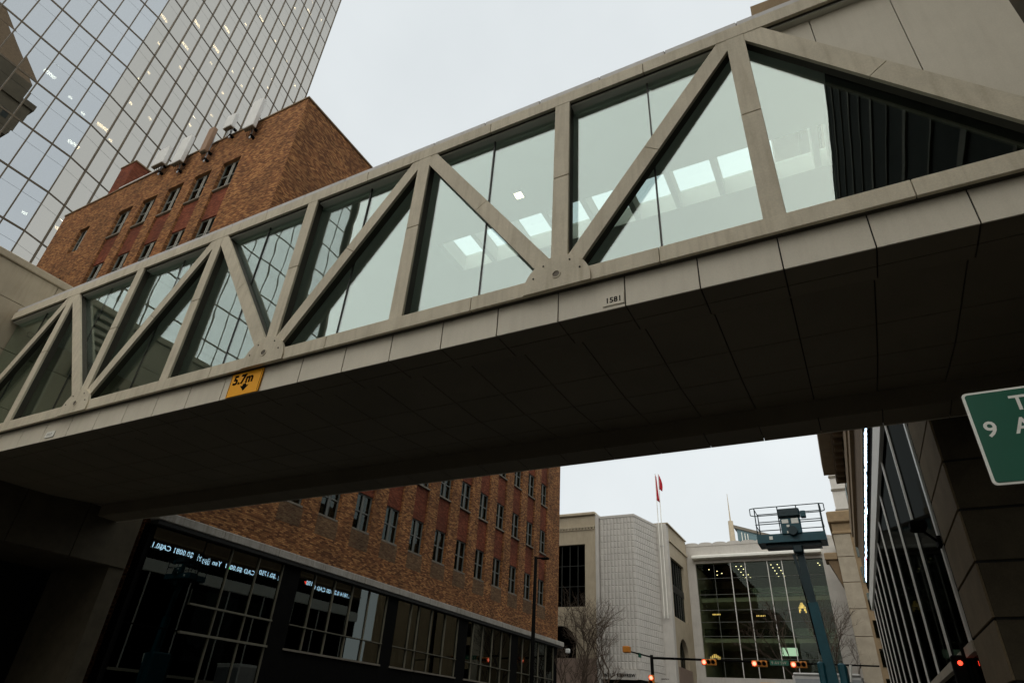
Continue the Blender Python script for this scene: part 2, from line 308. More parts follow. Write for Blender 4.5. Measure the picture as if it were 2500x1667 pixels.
# ================================================================== SKYBRIDGE
BR = thing('skybridge', 'long beige truss footbridge with green-tinted glass spanning the whole street', 'bridge', (-8, 8.1, 5.9))
YT, YG, YF, YB = 5.72, 5.905, 5.83, 10.44            # truss face, glass, fascia, far side
XL, XR, BAY = -18.48, 2.85, 2.61
XV = [0.0-BAY*k for k in range(7)]                    # upright positions 0 .. -15.66
ZLB, ZLT, ZUB, ZUT = 6.33, 6.56, 9.93, 10.17
def mirror(y): return YT+YB+0.0-y+0.11               # far truss mirrors the near one
CL = 0.05                                            # thickness of the pale cladding; behind it the members are dark bronze
def truss(near):
    def yy(a, b): return (a, b) if near else (mirror(b), mirror(a))
    joints = [XL] + [x for x in [-BAY/2-BAY*k for k in range(6, -1, -1)] if x > XL+0.4] + [BAY/2, XR]
    for a, b in zip(joints[:-1], joints[1:]):
        y0, y1 = yy(YT, YT+CL)
        MB().bbox(a+0.004, b-0.004, y0, y1, ZLB, ZLT).build('lower_chord', M_truss, BR)
        MB().bbox(a+0.004, b-0.004, y0, y1, ZUB, ZUT).build('upper_chord', M_truss, BR)
    y0, y1 = yy(YT+CL-0.01, YT+0.178)
    MB().box(XL, XR, y0, y1, ZLB+0.003, ZLT-0.003).build('chord_liner', M_liner, BR); MB().box(XL, XR, y0, y1, ZUB+0.003, ZUT-0.003).build('chord_liner', M_liner, BR)
    for x in XV:
        y0, y1 = yy(YT+0.004, YT+CL+0.004); zm = 8.33
        MB().bbox(x-0.122, x+0.122, y0, y1, ZLT-0.01, zm-0.005).build('upright', M_truss, BR)
        MB().bbox(x-0.122, x+0.122, y0, y1, zm+0.005, ZUB+0.01).build('upright', M_truss, BR)
        y0, y1 = yy(YT+CL-0.008, YT+0.175); MB().box(x-0.119, x+0.119, y0, y1, ZLT, ZUB).build('upright_liner', M_liner, BR)
    # diagonals: lower nodes at every second upright, upper nodes between them
    D = []
    for k in (1, 3, 5): D += [((XV[k]+0.10, 6.60), (XV[k-1]-0.07, 9.98)), ((XV[k]-0.10, 6.60), (XV[k+1]+0.07, 9.98))]
    D += [((XV[6]-0.07, 9.98), (XV[6]-BAY, 6.50)), ((0.10, 10.03), (BAY+0.12, 6.66))]
    for i, (p, q) in enumerate(D):
        y0, y1 = yy(YT+0.008, YT+CL+0.008); t = 0.5
        l = math.hypot(q[0]-p[0], q[1]-p[1]); e = 0.005/l
        md0 = (p[0]+(q[0]-p[0])*(t-e), p[1]+(q[1]-p[1])*(t-e)); md1 = (p[0]+(q[0]-p[0])*(t+e), p[1]+(q[1]-p[1])*(t+e))
        wd = 0.27 if i == len(D)-1 else 0.235
        MB().bar(p, md0, wd, y0, y1).build('diagonal', M_truss, BR); MB().bar(md1, q, wd, y0, y1).build('diagonal', M_truss, BR)
        y0, y1 = yy(YT+CL-0.004, YT+0.172); MB().bar(p, q, wd-0.006, y0, y1).build('diagonal_liner', M_liner, BR)
truss(True); truss(False)
for k in (1, 3, 5):                                  # half-round node plates with a pin hole and bolts
    cx, cz, r = XV[k]-0.02, 6.42, 0.43
    pts = [(cx-r-0.035, ZLB-0.004), (cx+r+0.035, ZLB-0.004)] + [(cx+(r+0.035*(1-math.sin(t)))*math.cos(t), cz+r*0.98*math.sin(t)) for t in [math.pi*i/22 for i in range(23)]]
    npl = MB().poly(pts, YT-0.03, YT+0.02).build('node_plate', M_truss, BR)
    ring = MB(); n = 20
    for i in range(n):
        a, b = 2*math.pi*i/n, 2*math.pi*(i+1)/n; r0, r1 = 0.048, 0.062; cz2 = cz+0.115
        ring.poly([(cx+r0*math.cos(a), cz2+r0*math.sin(a)), (cx+r1*math.cos(a), cz2+r1*math.sin(a)), (cx+r1*math.cos(b), cz2+r1*math.sin(b)), (cx+r0*math.cos(b), cz2+r0*math.sin(b))], YT-0.04, YT-0.025)
    ring.build('pin_collar', M_truss, npl)
    MB().poly([(cx+0.048*math.cos(t), cz2+0.048*math.sin(t)) for t in [2*math.pi*i/16 for i in range(16)]], YT-0.0315, YT-0.025).build('pin_hole', M_sill, npl)
    for ang in (22, 58, 122, 158):
        bx, bz = cx+0.35*math.cos(R(ang)), cz+0.35*math.sin(R(ang))
        MB().poly([(bx+0.013*math.cos(t), bz+0.013*math.sin(t)) for t in [2*math.pi*i/8 for i in range(8)]], YT-0.038, YT-0.025).build('bolt', M_dark, npl)
# glass: two panes and one thin mullion per bay, both sides
bays = [(XV[k+1], XV[k]) for k in range(6)] + [(XL, XV[6])]
for near in (True, False):
    yg = YG if near else mirror(YG)
    for a, b in bays:
        m_ = (a+b)/2
        for p, q in ((a, m_), (m_, b)):
            gl = MB().box(-(q-p)/2+0.012, (q-p)/2-0.012, -0.006, 0.006, 0, ZUB-ZLT+0.02).mesh('glass_pane', G_bridge)
            inst(gl, 'glass_pane', BR, ((p+q)/2, yg, ZLT-0.01), rot=(R(random.uniform(-.25, .25)), 0, R(random.uniform(-.35, .35))))
        MB().box(m_-0.011, m_+0.011, yg-0.012, yg+0.018, ZLT, ZUB).build('mullion', M_frame if near else M_steel, BR)
    fr_y = (yg-0.006, yg+0.05)
    MB().box(XL, XR, *fr_y, ZLT-0.05, ZLT+0.015).box(XL, XR, *fr_y, ZUB-0.015, ZUB+0.05).build('glazing_frame', M_frame, BR)
# last bay against the right-hand building: solid panels above the diagonal, glass below it
dz = lambda x: 10.03+(6.66-10.03)*(x-0.10)/(BAY+0.02)
for a, b in ((0.10, 0.93), (0.942, 1.84), (1.852, XR)):
    MB().poly([(a, max(dz(a)-0.05, 6.5)), (b, max(dz(b)-0.05, 6.5)), (b, 9.95), (a, 9.95)], YG-0.02, YG+0.03).build('infill_panel', M_fascia, BR)
MB().poly([(0.09, 6.55), (BAY+0.1, 6.55), (0.09, dz(0.09)-0.06)], YG-0.006, YG+0.006).build('glass_pane', G_bridge, BR)
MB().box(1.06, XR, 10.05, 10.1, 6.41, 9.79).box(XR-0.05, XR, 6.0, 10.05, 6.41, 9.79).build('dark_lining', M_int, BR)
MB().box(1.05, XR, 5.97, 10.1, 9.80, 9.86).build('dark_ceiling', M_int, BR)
# fascia panels (near side one by one) and the folded soffit
PW = 0.8765; xs = []; x = -2.655
while x > XL: x -= PW
while x < XR: xs.append((max(x, XL), min(x+PW, XR))); x += PW
rows = [((5.845, 5.90), (6.16, 5.90)), ((6.16, 5.90), (6.40, 5.905)), ((6.40, 6.07), (7.62, 6.065)), ((7.62, 6.065), (8.45, 6.075)), ((8.45, 6.075), (9.25, 6.15)), ((9.25, 6.15), (9.87, 6.22)), ((9.87, 5.91), (10.42, 5.90))]
for a, b in xs:
    MB().bbox(a+0.007, b-0.007, YF, YF+0.02, 5.895, 6.345, 0.003).build('fascia_panel', M_fascia, BR)
    MB().box(a+0.004, b-0.004, YB-0.02, YB, 5.895, 6.40).build('fascia_panel', M_fascia, BR)
    for (ya, za), (yb, zb) in rows:
        ya += 0.007; yb -= 0.007
        MB().add([(a+.008,ya,za),(b-.008,ya,za),(b-.008,yb,zb),(a+.008,yb,zb),(a+.008,ya,za+.03),(b-.008,ya,za+.03),(b-.008,yb,zb+.03),(a+.008,yb,zb+.03)],
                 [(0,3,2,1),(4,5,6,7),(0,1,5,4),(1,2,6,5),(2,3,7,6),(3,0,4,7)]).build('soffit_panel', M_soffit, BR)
MB().box(XL, XR, 5.855, 6.42, 5.94, 6.32).box(XL, XR, 6.42, 9.86, 6.26, 6.34).box(XL, XR, 9.86, 10.41, 5.94, 6.32).build('deck_core', M_dark, BR)
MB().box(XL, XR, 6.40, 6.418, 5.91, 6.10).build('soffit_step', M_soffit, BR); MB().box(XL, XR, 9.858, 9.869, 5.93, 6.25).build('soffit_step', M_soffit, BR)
MB().box(XL, XR, 5.86, 10.4, 6.345, 6.40).build('floor', M_floor, BR)
# roof with a row of skylights
SX0, SX1, SY0, SY1 = -6.25, 1.0, 7.70, 8.62
rf = MB(); rf.box(XL, XR, 5.80, SY0, 9.90, 10.26); rf.box(XL, XR, SY1, YB, 9.90, 10.26); rf.box(XL, SX0, SY0, SY1, 9.90, 10.26); rf.box(SX1, XR, SY0, SY1, 9.90, 10.26)
roof = rf.build('roof', M_ceil, BR)
ce = MB(); ce.box(XL, 1.05, 5.96, SY0, 9.85, 9.898); ce.box(XL, 1.05, SY1, 10.15, 9.85, 9.898); ce.box(XL, SX0, SY0, SY1, 9.85, 9.898)
ce.build('ceiling', M_ceil, BR)
x = SX0
while x < SX1-0.2:
    MB().box(x+0.1, min(x+0.78, SX1), SY0, SY1, 10.20, 10.212).build('skylight_pane', G_sky, roof)
    MB().box(x, x+0.1, SY0, SY1, 9.86, 10.25).build('skylight_beam', M_ceil, roof); x += 0.78
x = XL
while x < XR:
    b = min(x+1.03, XR)
    MB().bbox(x+0.006, b-0.006, YT+0.035, YT+0.12, ZUT, 10.305, 0.008).build('roof_flashing', M_flash, BR); x += 1.03
MB().box(XL, XR, YT+0.05, YT+0.115, ZUT, 10.29).build('flashing_core', M_sill, BR)
for lx, ly in ((-4.07, 7.1),):
    cl = MB().box(lx-0.10, lx+0.10, ly-0.10, ly+0.10, 9.82, 9.85).build('ceiling_light', M_steel, BR)
    MB().box(lx-0.07, lx+0.07, ly-0.07, ly+0.07, 9.815, 9.8195).build('lamp_face', E_warm, cl)
# signs fixed on the bridge
cs = thing('clearance_sign', 'small orange clearance sign reading 5.7m on the bridge edge', 'sign', (-8.22, 5.80, 5.89))
MB().bbox(-8.60, -7.86, 5.795, 5.815, 5.885, 6.315, 0.004).build('sign_board', M_orange, cs)
MB().box(-8.585, -8.578, 5.792, 5.797, 5.90, 6.30).box(-7.885, -7.878, 5.792, 5.797, 5.90, 6.30).build('border_line', M_black, cs)
text('5.7m', 0.235, face_south(-8.52, 5.792, 6.105), 'lettering', M_black, cs, spacing=1.02, bold=0.006)
MB().poly([(-8.215, 5.955), (-8.12, 6.055), (-8.175, 6.045), (-8.185, 6.085), (-8.245, 6.085), (-8.255, 6.045), (-8.31, 6.055)], 5.790, 5.796).build('arrow', M_black, cs)
npn = thing('number_plate', 'white plate with the number 1581 on the bridge edge', 'sign', (-1.92, 5.81, 5.95))
MB().bbox(-2.06, -1.79, 5.816, 5.828, 5.945, 6.10, 0.003).build('plate', M_fascia, npn)
text('1581', 0.105, face_south(-2.025, 5.815, 5.985), 'lettering', M_black, npn, spacing=1.0, bold=0.002, depth=0.002)
sp_ = thing('small_plate', 'tiny pale marker plate near the far left end of the bridge edge', 'sign', (-13.75, 5.81, 5.95))
MB().bbox(-13.90, -13.60, 5.812, 5.828, 5.95, 6.08, 0.003).build('plate', M_signw, sp_)
text('1111', 0.09, face_south(-13.86, 5.811, 5.985), 'lettering', M_sill, sp_, depth=0.002)

# ================================================================== BEIGE BUILDING AT THE LEFT END OF THE BRIDGE
LB = thing('panel_building', 'beige panelled building carrying the left end of the bridge', 'building', (-26, -5, 0))
X0 = -18.5
b_ = MB(); b_.box(-36, X0-0.05, -30, 11.2, 6.2, 11.45); b_.build('wall', M_beige, LB)
MB().box(-36, X0-0.05, -30, 11.2, 4.75, 6.2).box(-36, X0-3.0, -30, 11.2, 0, 4.75).box(X0-3.0, X0-0.05, 10.75, 11.2, 0, 4.75).build('base_wall', M_darkshade, LB)  # base of the beige building, bridge shade put into its colour
MB().box(-36, X0-2.9, -30, 11.19, 0.0, 4.74).build('dark_recess', M_int, LB).location.x += 0.06
MB().bbox(-36.1, X0+0.05, -30, 11.25, 11.45, 11.66, 0.02).build('coping', M_beige, LB)
for j, (za, zb) in enumerate(((4.76, 6.2), (6.2, 7.75), (7.75, 9.15), (9.15, 10.45), (10.45, 11.44))):
    ya = 11.19
    while ya > -4:
        yb = ya-1.62
        if not (3.4 < yb < 4.4 and za > 9): MB().bbox(X0-0.048, X0, yb+0.01, ya-0.01, za+0.008, zb-0.008, 0.004).build('wall_panel', M_beige if za > 6 else M_darkshade, LB)  # lowest row is darkened in colour for the shade under the bridge
        ya = yb
for k in range(9): MB().box(X0-0.02, X0+0.10, 2.75, 4.25, 9.25+k*0.24, 9.37+k*0.24).build('louver', M_beige2, LB)
MB().box(X0-0.04, X0+0.004, 2.7, 4.3, 9.2, 11.43).build('louver_back', M_dark, LB)
for k in range(6): MB().box(X0-0.06, X0+0.02, -29+k*4.2, -25.4+k*4.2, 6.6, 10.6).build('window_band', G_dark, LB)
MB().box(X0+0.01, X0+0.10, 6.2, 6.6, 9.72, 9.92).build('sensor_box', M_sill, LB)

# ================================================================== BRICK BUILDING
BB = thing('brick_building', 'brown brick office block with dark shopfront left of the street', 'building', (-28.4, 26.6, 0))
XW, XE, YS, YN, ZC, ZR = -38.3, -18.5, 11.6, 41.7, 6.57, 26.3
RC = 0.11                                            # depth of the window columns
SILL = [8.38, 11.68, 14.95, 18.60, 22.28]; HEAD = [9.95, 13.2, 16.5, 20.42, 24.08]
ecol = [16.02+2.036*k for k in range(12)]; WE = 1.16  # window columns of the street front
scol = [-31.64+2.06*k for k in range(5)]; WS = 1.26   # window columns of the south front
core = MB(); core.box(XW, XE-0.6, YS+0.6, YN, 0.0, ZR-0.5); core.build('interior', M_int, BB)
wl = MB()
# street front, between the columns
edges = [YS] + [v for y in ecol for v in (y, y+WE)] + [YN]
for i in range(0, len(edges), 2): wl.box(XE-0.55, XE, edges[i] if i else YS, edges[i+1], ZC, ZR)
for y in ecol: wl.box(XE-0.55, XE, y, y+WE, ZC, SILL[0]-0.10); wl.box(XE-0.55, XE, y, y+WE, HEAD[4], ZR)
# south front
edges = [XW] + [-35.22, -34.22] + [v for x in scol for v in (x, x+WS)] + [XE-0.55]
for i in range(0, len(edges), 2): wl.box(edges[i], edges[i+1], YS, YS+0.55, 0, ZR)
for x in scol: wl.box(x, x+WS, YS, YS+0.55, 0, SILL[0]-0.10); wl.box(x, x+WS, YS, YS+0.55, HEAD[4], ZR)
zz = 0
for k in range(5): wl.box(-35.22, -34.22, YS, YS+0.55, zz, SILL[k]); zz = HEAD[k]
wl.box(-35.22, -34.22, YS, YS+0.55, zz, ZR)
wl.box(XW, XW+0.5, YS+0.55, YN, 0, ZR); wl.box(XW+0.5, XE-0.55, YN-0.5, YN, 0, ZR)
wl.build('wall', M_tan, BB)
sw_ = MB()
for k in range(4):
    ms = MB().box(0.0, WE, RC, RC+0.3, 0, SILL[k+1]-HEAD[k]-0.09).mesh('spandrel', M_red)
    for y in ecol: inst(ms, 'spandrel', BB, (XE, y, HEAD[k]), R(90))
    ms = MB().box(0.0, WS, RC, RC+0.3, 0, SILL[k+1]-HEAD[k]-0.09).mesh('spandrel', M_red)
    for x in scol: inst(ms, 'spandrel', BB, (x, YS, HEAD[k]), 0)
def window(wd, h, light):
    fr = MB(); d0 = RC+0.06; t = 0.055
    fr.box(0, t, d0, d0+0.09, 0, h); fr.box(wd-t, wd, d0, d0+0.09, 0, h); fr.box(t, wd-t, d0, d0+0.09, h-t, h); fr.box(t, wd-t, d0, d0+0.09, 0, t)
    fr.box(wd/2-0.04, wd/2+0.04, d0-0.012, d0+0.08, t, h-t); fr.box(t, wd-t, d0-0.006, d0+0.085, h*0.5-0.028, h*0.5+0.028)
    lf = MB()
    for x in (0.5*wd-0.075, 0.5*wd+0.055, wd-t-0.03): lf.box(x, x+0.022, d0-0.02, d0+0.02, t, h-t)
    pn = MB().box(t, wd-t, d0+0.045, d0+0.055, t, h-t)
    return fr.mesh('frame', M_wframe), pn.mesh('pane', G_win), MB().bbox(0.003, wd-0.003, 0.008, RC+0.2, -0.08, 0, 0.005).mesh('sill', M_sill), lf.mesh('glazing_bar', M_wlight if light else M_wframe)
def put_window(ms, loc, rz, blind=None, wd=1.16, h=1.57):
    f = inst(ms[0], 'window', BB, loc, rz); inst(ms[1], 'pane', f, loc, rz); inst(ms[2], 'sill', f, loc, rz); inst(ms[3], 'glazing_bar', f, loc, rz)
    if blind:
        a, b, hh = blind
        inst(MB().box(0.07+a*(wd-0.14), 0.07+b*(wd-0.14), RC+0.22, RC+0.23, h*(1-hh), h-0.06).mesh('blind', M_blind), 'blind', f, loc, rz)
for k in range(5):
    ms = window(WE, HEAD[k]-SILL[k], False)
    for y in ecol:
        bl = random.choice([None, (0.52, 1, random.uniform(.3, .9)), (0, .48, random.uniform(.3, .9)), (0, 1, random.uniform(.2, .5)), (0, 1, random.uniform(.4, .98))])
        put_window(ms, (XE, y, SILL[k]), R(90), bl, WE, HEAD[k]-SILL[k])
    ms = window(WS, HEAD[k]-SILL[k], True)
    for x in scol: put_window(ms, (x, YS, SILL[k]), 0, None, WS, HEAD[k]-SILL[k])
    put_window(window(1.0, HEAD[k]-SILL[k], True), (-35.22, YS, SILL[k]), 0)
# weathered grey brick below the lowest sills
for y in ecol: MB().box(XE, XE+0.004, y-0.02, y+WE+0.04, SILL[0]-0.82, SILL[0]-0.10).build('stained_apron', M_stain, BB)
ya = YS-0.05
while ya < YN+0.3:
    yb = min(ya+2.45, YN+0.75); MB().bbox(XE-0.3, XE+0.16, ya+0.006, yb-0.006, 6.30, ZC, 0.02).build('cornice', M_corn, BB); ya = yb
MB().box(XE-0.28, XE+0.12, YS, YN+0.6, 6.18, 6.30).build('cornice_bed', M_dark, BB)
cpm = MB(); cpm.box(XE-0.55, XE+0.05, YS-0.05, YN, ZR, ZR+0.09); cpm.box(XW-0.05, XE-0.55, YS-0.05, YS+0.55, ZR, ZR+0.09); cpm.build('coping', M_brown, BB)
MB().bbox(-32.95, -29.15, YS-0.09, YS-0.05, ZR+0.02, ZR+0.11, 0.01).build('pale_flashing', M_flash, BB)
st = MB().box(-36.9, -35.4, 12.5, 13.5, ZR-0.5, 30.7).build('chimney', M_red, BB); MB().box(-36.95, -35.35, 12.45, 13.55, 30.7, 30.8).build('chimney_cap', M_brown, st)
MB().box(-35.3, -32.6, 13.3, 15.0, ZR-0.4, 29.3).build('roof_plant', M_sill, BB)
# shopfront on the ground floor: panes, mullions, transoms, pillars
sf = [(13.60, 17.02, [14.65, 15.85], True), (17.85, 23.30, [18.71, 19.84, 20.94, 22.04], False), (24.05, 25.80, [25.14], False), (25.83, 29.30, [26.84, 28.07], False), (30.20, 35.15, [30.82, 31.85, 32.94, 34.01], False), (36.0, 41.2, [36.7, 37.8, 38.9, 40.0], False)]
prev = YS
for a, b, mu, full in sf:
    MB().box(XE-0.5, XE-(0.02 if prev > YS else 0.13), prev, a, 0, 6.2).build('pillar', M_black, BB); prev = b
    cuts = [a]+mu+[b]; z0 = 0.3 if full else 3.46
    for p, q in zip(cuts[:-1], cuts[1:]):
        for za, zb in ((z0, 3.44), (3.48, 4.22), (4.28, 6.14)):
            if zb-za > 0.2:
                pm = MB().box(-0.005, 0.005, -(q-p)/2+0.02, (q-p)/2-0.02, za-zb, 0).mesh('shop_pane', G_store)
                inst(pm, 'shop_pane', BB, (XE-0.10, (p+q)/2, zb), rot=(0, R(random.uniform(-.35, .35)), R(random.uniform(-.25, .25))))
    for y in mu+[b-0.03]: MB().box(XE-0.12, XE-0.03, y-0.014, y+0.014, z0, 6.14).build('shop_mullion', M_shopm, BB)
    MB().box(XE-0.13, XE-0.0, a, b, 4.225 if full else 4.24, 4.275 if full else 4.265).build('transom', M_shopm, BB)
    MB().box(XE-0.13, XE+(0.03 if not full else 0.0), a-0.05, b+0.05, 3.41, 3.475).build('transom', M_sill if not full else M_shopm, BB)
    if not full: MB().box(XE-0.4, XE-0.03, a, b, 0, 3.41).build('stall_riser', M_black, BB)
MB().box(XE-0.5, XE-0.02, prev, YN, 0, 6.2).build('pillar', M_black, BB)
MB().box(XE-0.105, XE-0.095, 11.75, 13.57, 3.48, 6.14).build('shop_pane', G_store, BB); MB().box(XE-0.105, XE-0.095, 11.75, 13.57, 0.3, 3.44).build('shop_pane', G_store, BB)
for y0, y1, z0, z1 in ((13.65, 16.9, 4.30, 4.72), (24.1, 24.75, 3.55, 4.1), (25.0, 25.75, 3.7, 4.2), (26.0, 26.5, 3.5, 4.1), (27.4, 27.8, 3.5, 4.1), (30.9, 31.3, 3.5, 4.4), (34.1, 34.5, 3.5, 4.4)):
    MB().box(XE-0.34, XE-0.32, y0, y1, z0, z1).build('shop_blind', M_blind, BB)
MB().box(XE-0.34, XE-0.32, 24.1, 25.75, 4.32, 5.0).build('shop_blind', M_sill, BB)
MB().tube((XE-0.45, 22.5, 0.3), (XE-0.45, 22.5, 6.1), 0.16, n=12).build('inner_column', M_darkshade, BB, True)
# antennas on the south parapet: things of their own
ANT = [(-28.9, 26.05, 1.25, 0.95, M_antw, 'wide white panel antenna nearest the brick chimney on the roof edge'), (-27.0, 25.35, 1.95, 0.78, M_antw, 'tall white panel antenna second from the chimney on the brick roof edge'),
       (-24.9, 25.2, 1.75, 0.42, M_antb, 'narrow brown panel antenna on the brick roof edge'), (-23.55, 26.3, 0.95, 0.62, M_antw, 'short white panel antenna on the brick roof edge'), (-21.7, 25.35, 2.05, 0.70, M_antw, 'tall white panel antenna nearest the brick building corner')]
for ax_, zb, h, wd, mt, lb in ANT:
    a = thing('panel_antenna', lb, 'antenna', (ax_, YS-0.15, zb), 0, 'panel antennas on the brick parapet')
    MB().bbox(ax_-wd/2, ax_+wd/2, YS-0.52, YS-0.28, zb, zb+h, 0.03).build('radome', mt, a)
    MB().box(ax_-wd/2+0.03, ax_+wd/2-0.03, YS-0.50, YS-0.30, zb-0.02, zb).build('end_cap', M_sill, a)
    MB().tube((ax_, YS-0.2, zb-0.5), (ax_, YS-0.2, zb+h*0.8), 0.04).build('mast', M_steel, a)
    MB().box(ax_-0.06, ax_+0.06, YS-0.3, YS+0.0, zb+0.2, zb+0.3).build('bracket', M_black, a); MB().box(ax_-0.06, ax_+0.06, YS-0.24, YS+0.0, zb-0.32, zb-0.22).build('bracket', M_black, a)
    for k in range(4):
        x = ax_-wd*0.3+k*wd*0.2; MB().tube((x, YS-0.40, zb-0.05), (x*0.6+ax_*0.4, YS-0.24, zb-0.42), 0.012, n=6).build('cable', M_black, a)
fl = thing('flood_light', 'small white flood lamps on the brick building cornice end', 'lamp', (XE+0.25, YN+0.8, 6.2))
MB().tube((XE+0.05, YN+0.7, 6.35), (XE+0.35, YN+0.95, 6.25), 0.03).build('arm', M_black, fl); MB().bbox(XE+0.2, XE+0.5, YN+0.85, YN+1.05, 5.95, 6.22, 0.04).build('housing', M_antw, fl)

# ================================================================== GLASS TOWER BEHIND THE BRICK BUILDING
TW = thing('glass_tower', 'tall mirror-glass office tower with bronze grid behind the brick building', 'building', (-58, 4, 0))
FL, Z00, TOPZ = 3.82, 45.0, 118.0
PX, PY = -48.0, 12.82
ur = (-0.2203, 0.9754); nr = (0.9754, 0.2203)
ML = frame((PX, PY), (0, 1), (1, 0)); MR = frame((PX, PY), ur, nr)
levels = [Z00+FL*j for j in range(-11, 20)]
colsL = [-1.425*k for k in range(0, 30)]; colsR = [1.43*k for k in range(0, 15)]
sR = colsR[-1]; cor = (PX+ur[0]*sR, PY+ur[1]*sR)
MB().polz([(PX-1.7, PY-42.0), (PX-1.7, PY), (cor[0]-1.7*nr[0], cor[1]-0.6), (cor[0]-26, cor[1]-0.6), (PX-30, PY-42.0)], 0, TOPZ-1).build('core', M_int, TW)
MB().polz([(PX-0.05, PY-42.75), (PX-0.05, PY), (cor[0]-0.05, cor[1]), (cor[0]-28, cor[1]), (PX-32, PY-42.75)], TOPZ-3.4, TOPZ).build('roof', M_bronze, TW)
MB().polz([(cor[0]-0.3, cor[1]-0.02), (cor[0]-28, cor[1]-0.02), (cor[0]-28, cor[1]-0.35), (cor[0]-0.3, cor[1]-0.35)], 0, TOPZ-3.5).build('north_wall', M_bronze, TW)
MB().polz([(PX-0.1, PY-42.5), (PX-32, PY-42.5), (PX-32, PY-42.2), (PX-0.1, PY-42.2)], 0, TOPZ-3.5).build('south_wall', M_bronze, TW)
cand = []
for M_, cols, gm, nn in ((ML, colsL, G_twL, 0), (MR, colsR, G_twR, 1)):
    for k in range(len(cols)-1):
        a, b = sorted((cols[k], cols[k+1]))
        for z in levels[:-1]:
            for z0, z1 in ((z+0.07, z+FL*0.69), (z+FL*0.69+0.02, z+FL-0.07)):
                c = M_ @ Vector(((a+b)/2, 0, (z0+z1)/2))
                vis = in_frame(c) and not (c.y > 12 and c.z < 24)
                cand.append((0 if vis else 1, (c-CAM).length, nn, a, b, z0, z1))
cand.sort(); cache = {}; rest = {0: MB(ML), 1: MB(MR)}
for i, (vis, dist, nn, a, b, z0, z1) in enumerate(cand):
    if i < 300:
        key = (nn, round(z1-z0, 3))
        if key not in cache: cache[key] = MB().box(-(b-a)/2+0.02, (b-a)/2-0.02, -0.01, 0.01, -(z1-z0)/2, (z1-z0)/2).mesh('glass_pane', (G_twL, G_twR)[nn])
        c = (ML, MR)[nn] @ Vector(((a+b)/2, 0, (z0+z1)/2)); ang = math.atan2(ur[1], ur[0]) if nn else R(90)
        inst(cache[key], 'glass_pane', TW, c, rot=(R(random.gauss(0, .12)), 0, ang+R(random.gauss(0, .12))))
    else: rest[nn].box(a+0.02, b-0.02, -0.01, 0.01, z0, z1)
rest[0].build('far_glass_panes', G_twL, TW, kind='stuff'); rest[1].build('far_glass_panes', G_twR, TW, kind='stuff')
for s in colsL: MB(ML).box(s-0.045, s+0.045, -0.08, 0.05, 0, TOPZ-3.5).build('mullion', M_bronze, TW)
for s in colsR[1:]: MB(MR).box(s-0.045, s+0.045, -0.08, 0.10, 0, TOPZ-3.5).build('mullion', M_bronze, TW)
for z in levels:
    MB(ML).box(colsL[-1], -0.04, -0.08, 0.04, z-0.075, z+0.075).build('transom', M_bronze, TW)
    MB(MR).box(0.04, sR, -0.08, 0.04, z-0.06, z+0.06).build('transom', M_bronze, TW)
def on_tower(px, py, right, d=-0.55):
    o = Vector((PX, PY, 0)); n = Vector((nr[0], nr[1], 0)) if right else Vector((1, 0, 0)); o = o+n*d
    r = ray(px, py); t = (o-CAM).dot(n)/r.dot(n); return CAM+r*t
lm = MB().box(-0.02, 0.02, -0.45, 0.45, -0.16, 0.16).mesh('office_light', E_off); lm2 = MB().box(-0.02, 0.02, -0.16, 0.16, -0.11, 0.11).mesh('office_light', E_off)
spots = [(122,181,0,1),(180,352,0,1),(400,44,1,1),(481,58,1,1),(452,112,1,1),(554,72,1,1),(528,120,1,1),(388,107,1,0),(364,178,1,0),(320,253,1,0),(340,195,0,0),(441,166,1,0),(464,306,1,0),(250,310,0,1),(203,277,0,0),(172,238,0,0),(568,176,1,0),(544,227,1,0),(517,282,1,0),(516,155,1,0),(366,290,1,0),(580,285,1,0),(140,557,1,0),(600,60,1,0),(639,48,1,1),(690,60,1,1),(672,100,1,0),(740,70,1,0),(620,170,1,0),(590,210,1,0),(700,150,1,0),(755,30,1,1),(785,50,1,0),(720,210,1,0),(655,215,1,0),(60,520,0,0),(270,343,1,0),(720,20,1,0)]
for x, y, rt, big in spots:
    p = on_tower(x, y, rt); inst(lm if big else lm2, 'office_light', TW, p, (math.atan2(ur[1], ur[0])-R(90)) if rt else 0)

# ================================================================== STONE TOWER across the street, seen mirrored in the glass tower
ST = thing('stone_tower', 'old stone tower with stepped top mirrored in the glass tower', 'building', (50, 8, 0))
MB().box(40, 62, -8, 25.0, 0, 99).box(40.6, 61, -6, 25.9, 99, 108.5).box(41, 60, -4, 24.4, 108.5, 114).build('wall', M_stone, ST)
rfm = MB(); rfm.add([(41, -4, 114.0), (60, -4, 114.0), (60, 24.4, 114.0), (41, 24.4, 114.0), (47, 5, 132), (54, 5, 132), (54, 12, 132), (47, 12, 132)], [(0,1,5,4),(1,2,6,5),(2,3,7,6),(3,0,4,7),(4,5,6,7)]); rfm.build('roof', M_brown, ST)
MB().box(39.6, 62.4, -8.4, 25.5, 97.5, 99.0).box(40.2, 61.4, -6.4, 26.3, 107.2, 108.6).build('cornice', M_stone, ST)
wm = MB().box(39.94, 40.06, -0.6, 0.6, 0, 2.0).mesh('window', G_dark)
for j in range(8):
    for k in range(13): inst(wm, 'window', ST, (0, -6.5+k*2.45, 66+j*3.9))
for k in range(12): inst(wm, 'window', ST, (0.62, -4.5+k*2.5, 102))
for k in range(13): MB().box(39.85, 40.0, -7.9+k*2.45, -7.3+k*2.45, 60, 97.5).build('pilaster', M_stone, ST)

